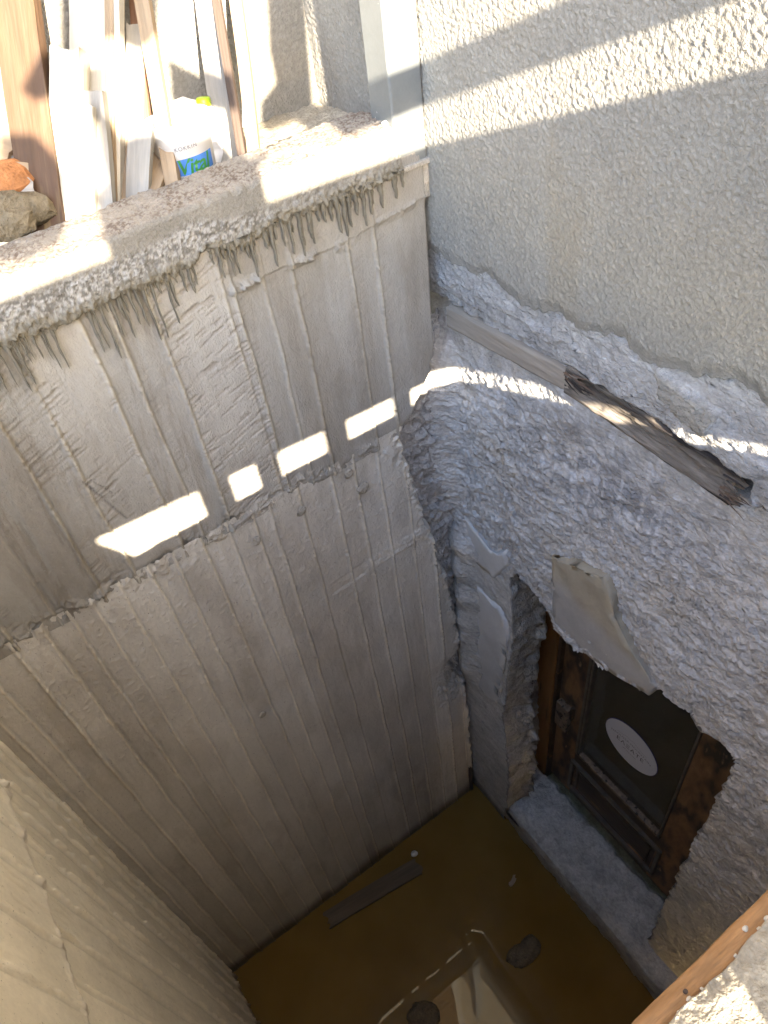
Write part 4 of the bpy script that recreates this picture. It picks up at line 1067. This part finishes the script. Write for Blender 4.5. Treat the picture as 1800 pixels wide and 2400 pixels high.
def build_bucket():
    base = Vector((-0.5250, 0.2250, 3.4680)); H = 0.150; R0 = 0.050; R1 = 0.070
    bk = empty('plastic_bucket', base, 'white plastic yoghurt bucket with blue and green print behind the parapet', 'bucket')
    up = Vector((-0.02, 0.10, 1)).normalized()
    rot = Vector((0, 0, 1)).rotation_difference(up).to_matrix().to_4x4()
    M = Matrix.Translation(base) @ rot
    lathe('body', [(0.001, 0), (R0 - 0.002, 0), (R0, 0.003), (R1 - 0.002, H - 0.022), (R1 + 0.002, H - 0.020), (R1 + 0.002, H - 0.004), (R1 + 0.005, H - 0.002), (R1 + 0.005, H), (R1, H), (R1 - 0.003, H - 0.004), (R0 - 0.004, 0.006), (0.001, 0.006)], M_plasticW, bk, 48, M)
    def rad(z): return R0 + (R1 - 0.002 - R0) * (z / (H - 0.022))
    ang = math.radians(-104.9)
    d = 0.0006
    lathe('blue_band', [(rad(z) + d, z) for z in (0.048, 0.06, 0.072, 0.082)], M_plasticB, bk, 40, M, ang - 0.95, ang + 0.95)
    def wrap(s, zc, size, mat, dd, sp=1.0, shear=0.0, oa=0.0):
        cu = bpy.data.curves.new('lettering', 'FONT'); cu.body = s; cu.size = size; cu.align_x = 'CENTER'; cu.align_y = 'CENTER'; cu.shear = shear; cu.space_character = sp; cu.offset = 0.0008 if size > 0.02 else 0
        tmp = bpy.data.objects.new('lettering_tmp', cu); COL.objects.link(tmp)
        me = bpy.data.meshes.new_from_object(tmp.evaluated_get(bpy.context.evaluated_depsgraph_get())); bpy.data.objects.remove(tmp)
        for v in me.vertices:
            z = zc + v.co.y; r = rad(z) + dd; a = ang + oa + v.co.x / r
            v.co = M @ Vector((r * math.cos(a), r * math.sin(a), z))
        me.materials.clear(); put('lettering', me, mat, bk)
    wrap('Vital', 0.064, 0.044, M_plasticG, 0.0014, 0.95, 0.25, 0.08)
    wrap('KOKKIN', 0.103, 0.0115, M_ink2, 0.0010, 1.2)
    # jug lying behind
    jb = Vector((-0.4345, 0.3200, 3.4660))
    jg = empty('plastic_jug', jb, 'white plastic jug with a lime green cap behind the bucket', 'jug')
    up = Vector((0.12, 0.10, 1)).normalized(); M2 = Matrix.Translation(jb) @ Vector((0, 0, 1)).rotation_difference(up).to_matrix().to_4x4()
    lathe('body', [(0.001, 0), (0.036, 0), (0.040, 0.004), (0.040, 0.03), (0.037, 0.035), (0.040, 0.040), (0.040, 0.088), (0.036, 0.102), (0.024, 0.114), (0.014, 0.120), (0.013, 0.126)], M_plasticW, jg, 40, M2)
    lathe('cap', [(0.0155, 0.121), (0.016, 0.123), (0.016, 0.135), (0.014, 0.138), (0.001, 0.138)], M_cap_green, jg, 28, M2)
    a = math.radians(-110.6)
    lathe('blue_label', [(0.0407, 0.070), (0.0407, 0.086)], M_lblue, jg, 10, M2, a - 0.25, a + 0.2)
    lathe('blue_label', [(0.0407, 0.012), (0.0407, 0.028)], M_lblue, jg, 10, M2, a + 0.75, a + 1.15)
build_bucket()

# ---- rubble heap at the far left
plank('timber_block', 'pale timber block with orange grain, uppermost in the heap at the left edge', (-0.8812, 0.3400, 3.6411), (-0.8443, 0.3100, 3.6205), 0.075, 0.050, M_tan, 'offcut', 'rubble heap at the far left', 31, (-0.5, -0.4, 0.8))
plank('broken_batten', 'broken grey batten leaning into the rubble heap', (-0.8308, 0.3000, 3.5906), (-0.8312, 0.3600, 3.6699), 0.035, 0.022, M_grey, 'offcut', 'rubble heap at the far left', 32, (-0.5, -0.6, 0.6))
plank('grey_offcut', 'dark grey timber offcut under the orange-grained block', (-0.8976, 0.3100, 3.6153), (-0.8401, 0.3000, 3.5937), 0.050, 0.035, M_grey, 'offcut', 'rubble heap at the far left', 33, (-0.5, -0.5, 0.7))
plank('yellow_beam_end', 'squared beam end with a yellowish sunlit tip in the rubble heap', (-0.8833, 0.2700, 3.6054), (-0.8129, 0.2400, 3.5730), 0.050, 0.042, M_tan, 'offcut', 'rubble heap at the far left', 34, (-0.5, -0.6, 0.6))
plank('flat_slab', 'flat grey slab lying in front of the clay lump', (-0.9334, 0.2400, 3.5898), (-0.8557, 0.2150, 3.5786), 0.055, 0.022, M_grey, 'offcut', 'rubble heap at the far left', 35, (-0.45, -0.6, 0.65))
tag(pebble('clay_lump', (-0.8920, 0.2620, 3.5972), 0.030, M_tile, None, 36, (1.2, 0.9, 0.8), 2, 1.3), 'broken orange clay lump in the rubble heap', 'clay', 'rubble heap at the far left')
tag(pebble('hollow_stone', (-0.8841, 0.2050, 3.5575), 0.032, M_stone, None, 37, (1.3, 0.9, 0.75), 2, 1.3), 'brown hollowed stone at the foot of the rubble heap', 'stone', 'rubble heap at the far left')
tag(pebble('rubble_stone', (-0.9314, 0.1750, 3.5525), 0.024, M_stone, None, 38, (1.3, 0.9, 0.8), 2, 1.3), 'small brown stone lowest in the rubble heap, at the left edge', 'stone', 'rubble heap at the far left')
tag(pebble('grey_rubble', (-0.9197, 0.2050, 3.5680), 0.030, M_stone, None, 39, (1.2, 0.9, 0.8), 2, 1.3), 'brown rubble lump between the hollow stone and the left edge', 'stone', 'rubble heap at the far left')
tag(pebble('small_chip', (-0.8404, 0.2300, 3.5476), 0.012, M_pebble, None, 40, (1.3, 0.9, 0.6), 2, 1.3), 'small pale chip on the earth right of the rubble heap', 'stone', 'rubble heap at the far left')
plank('pale_slab', 'pale slab with dark slits leaning behind the bucket', (-0.4850, 0.3600, 3.5224), (-0.4495, 0.4000, 3.5903), 0.11, 0.02, M_marble, 'slab', None, 41, (-0.5, -0.8, 0.3))

# ---- things in the water
fp = plank('floating_plank', 'dark wet plank floating along the foot of the concrete wall', (-1.03, -0.085, 0.008), (-0.515, -0.150, 0.006), 0.085, 0.022, M_wetwood, 'plank', None, 91, (0, 0, 1), 0.03)
st = pebble('wet_stone', (-0.35, -0.775, 0.006), 0.042, M_mudstone, None, 17, (1.35, 0.9, 0.20), 3, 1.1)
tag(st, 'small dark stone breaking the water in front of the sill', 'stone')
st = pebble('wet_stone', (-0.895, -0.68, 0.002), 0.040, M_mudstone, None, 23, (1.2, 1.15, 0.15), 3, 1.1)
tag(st, 'larger brown stone in the water near the bottom edge of the picture', 'stone')
st = pebble('stone_chip', (-0.495, -0.088, 0.012), 0.014, M_pebble, None, 29, (1.2, 0.9, 0.6), 2)
tag(st, 'pale stone chip at the right end of the floating plank', 'stone')
bk_ = plank('bark_strip', 'thin dark strip of bark standing in the wet corner', (-0.045, -0.012, 0.02), (-0.055, -0.02, 0.33), 0.016, 0.006, M_dark, 'bark', None, 95, (-0.4, -0.9, 0.1), 0.05)
lf = plank('leaf_scrap', 'small curled brown leaf floating beside the sill', (-0.20, -0.50, 0.003), (-0.155, -0.485, 0.006), 0.022, 0.002, M_tan, 'leaf', None, 97, (0, 0, 1), 0.02)

# ================================================================ SCREEN BEHIND THE CAMERA (unseen, shaped to cast the bars of shade)
screen = empty('shade_screen', (-1.0, -1.9, 3.38), 'unseen timber fence behind the viewpoint, boards added and shaped to cast shade', 'fence')
YS = -1.9
def board(name, poly, k=0):
    prism(name, poly, 1, YS - 0.012 - k * 0.026, YS + 0.012 - k * 0.026, M_grey, screen, 0.002)
def build_screen():
    board('shade_board', [(-4.0, 3.72), (-1.565, 3.6845), (-0.575, 3.6285), (-0.42, 3.622), (-0.27, 3.600), (-0.075, 3.575), (-0.075, 3.86), (-4.0, 3.90)])
    board('shade_board', [(-4.0, 3.88), (-0.075, 3.84), (-0.075, 4.07), (-4.0, 4.09)], 1)
    board('shade_board', [(-4.0, 4.07), (-0.075, 4.05), (-0.075, 4.235), (-0.64, 4.262), (-1.34, 4.292), (-4.0, 4.30)])
    for a, b in ((-1.30, -1.215), (-1.14, -1.075), (-0.935, -0.864), (-0.712, -0.651)):
        board('fence_post', [(a, 3.36), (b, 3.36), (b, 3.74), (a, 3.74)], 1)
    board('fence_post', [(-2.8, 3.36), (-1.50, 3.36), (-1.50, 3.585), (-1.565, 3.68), (-1.565, 3.76), (-2.8, 3.76)], 1)  # outline cut to shape the left end of the sun slit
    board('fence_rail', [(-0.725, 4.345), (-0.075, 4.352), (-0.075, 4.430), (-0.75, 4.427)])
    for i, p in enumerate(([(-1.030, 4.660), (-0.918, 4.568), (-0.933, 4.498), (-1.050, 4.571)],
                           [(-0.762, 4.743), (-0.664, 4.722), (-0.691, 4.454), (-0.852, 4.446), (-0.835, 4.516), (-0.780, 4.544), (-0.785, 4.611)],
                           [(-1.136, 4.863), (-1.013, 4.839), (-1.057, 4.718), (-1.094, 4.696), (-1.116, 4.700), (-1.142, 4.727), (-1.187, 4.728)],
                           [(-1.220, 4.606), (-1.208, 4.537), (-1.190, 4.509), (-1.163, 4.512), (-1.119, 4.500), (-1.075, 4.453), (-1.090, 4.381), (-1.249, 4.383), (-1.253, 4.455)],
                           [(-1.201, 4.892), (-1.135, 4.879), (-1.206, 4.704), (-1.286, 4.674)],
                           [(-1.436, 4.626), (-1.366, 4.597), (-1.346, 4.549), (-1.333, 4.484), (-1.361, 4.450), (-1.389, 4.399), (-1.453, 4.388), (-1.520, 4.406)],
                           [(-1.288, 4.708), (-1.255, 4.711), (-1.270, 4.639), (-1.330, 4.636), (-1.348, 4.660)],
                           [(-1.226, 4.608), (-1.195, 4.518), (-1.223, 4.373), (-1.268, 4.394), (-1.253, 4.503)],
                           [(-1.230, 4.691), (-1.191, 4.683), (-1.230, 4.585), (-1.259, 4.590)],
                           [(-1.304, 4.352), (-0.969, 4.360), (-0.910, 4.392), (-1.087, 4.379), (-1.260, 4.378)],
                           [(-1.30, 4.27), (-0.965, 4.27), (-0.960, 4.40), (-0.99, 4.47), (-1.19, 4.49), (-1.295, 4.44)])):  # stands in for the shadow of the camera holder's hands and phone
        board('shade_board', p, 2 + i % 3)  # added boards, each outline cut to cast one patch of shade
build_screen()
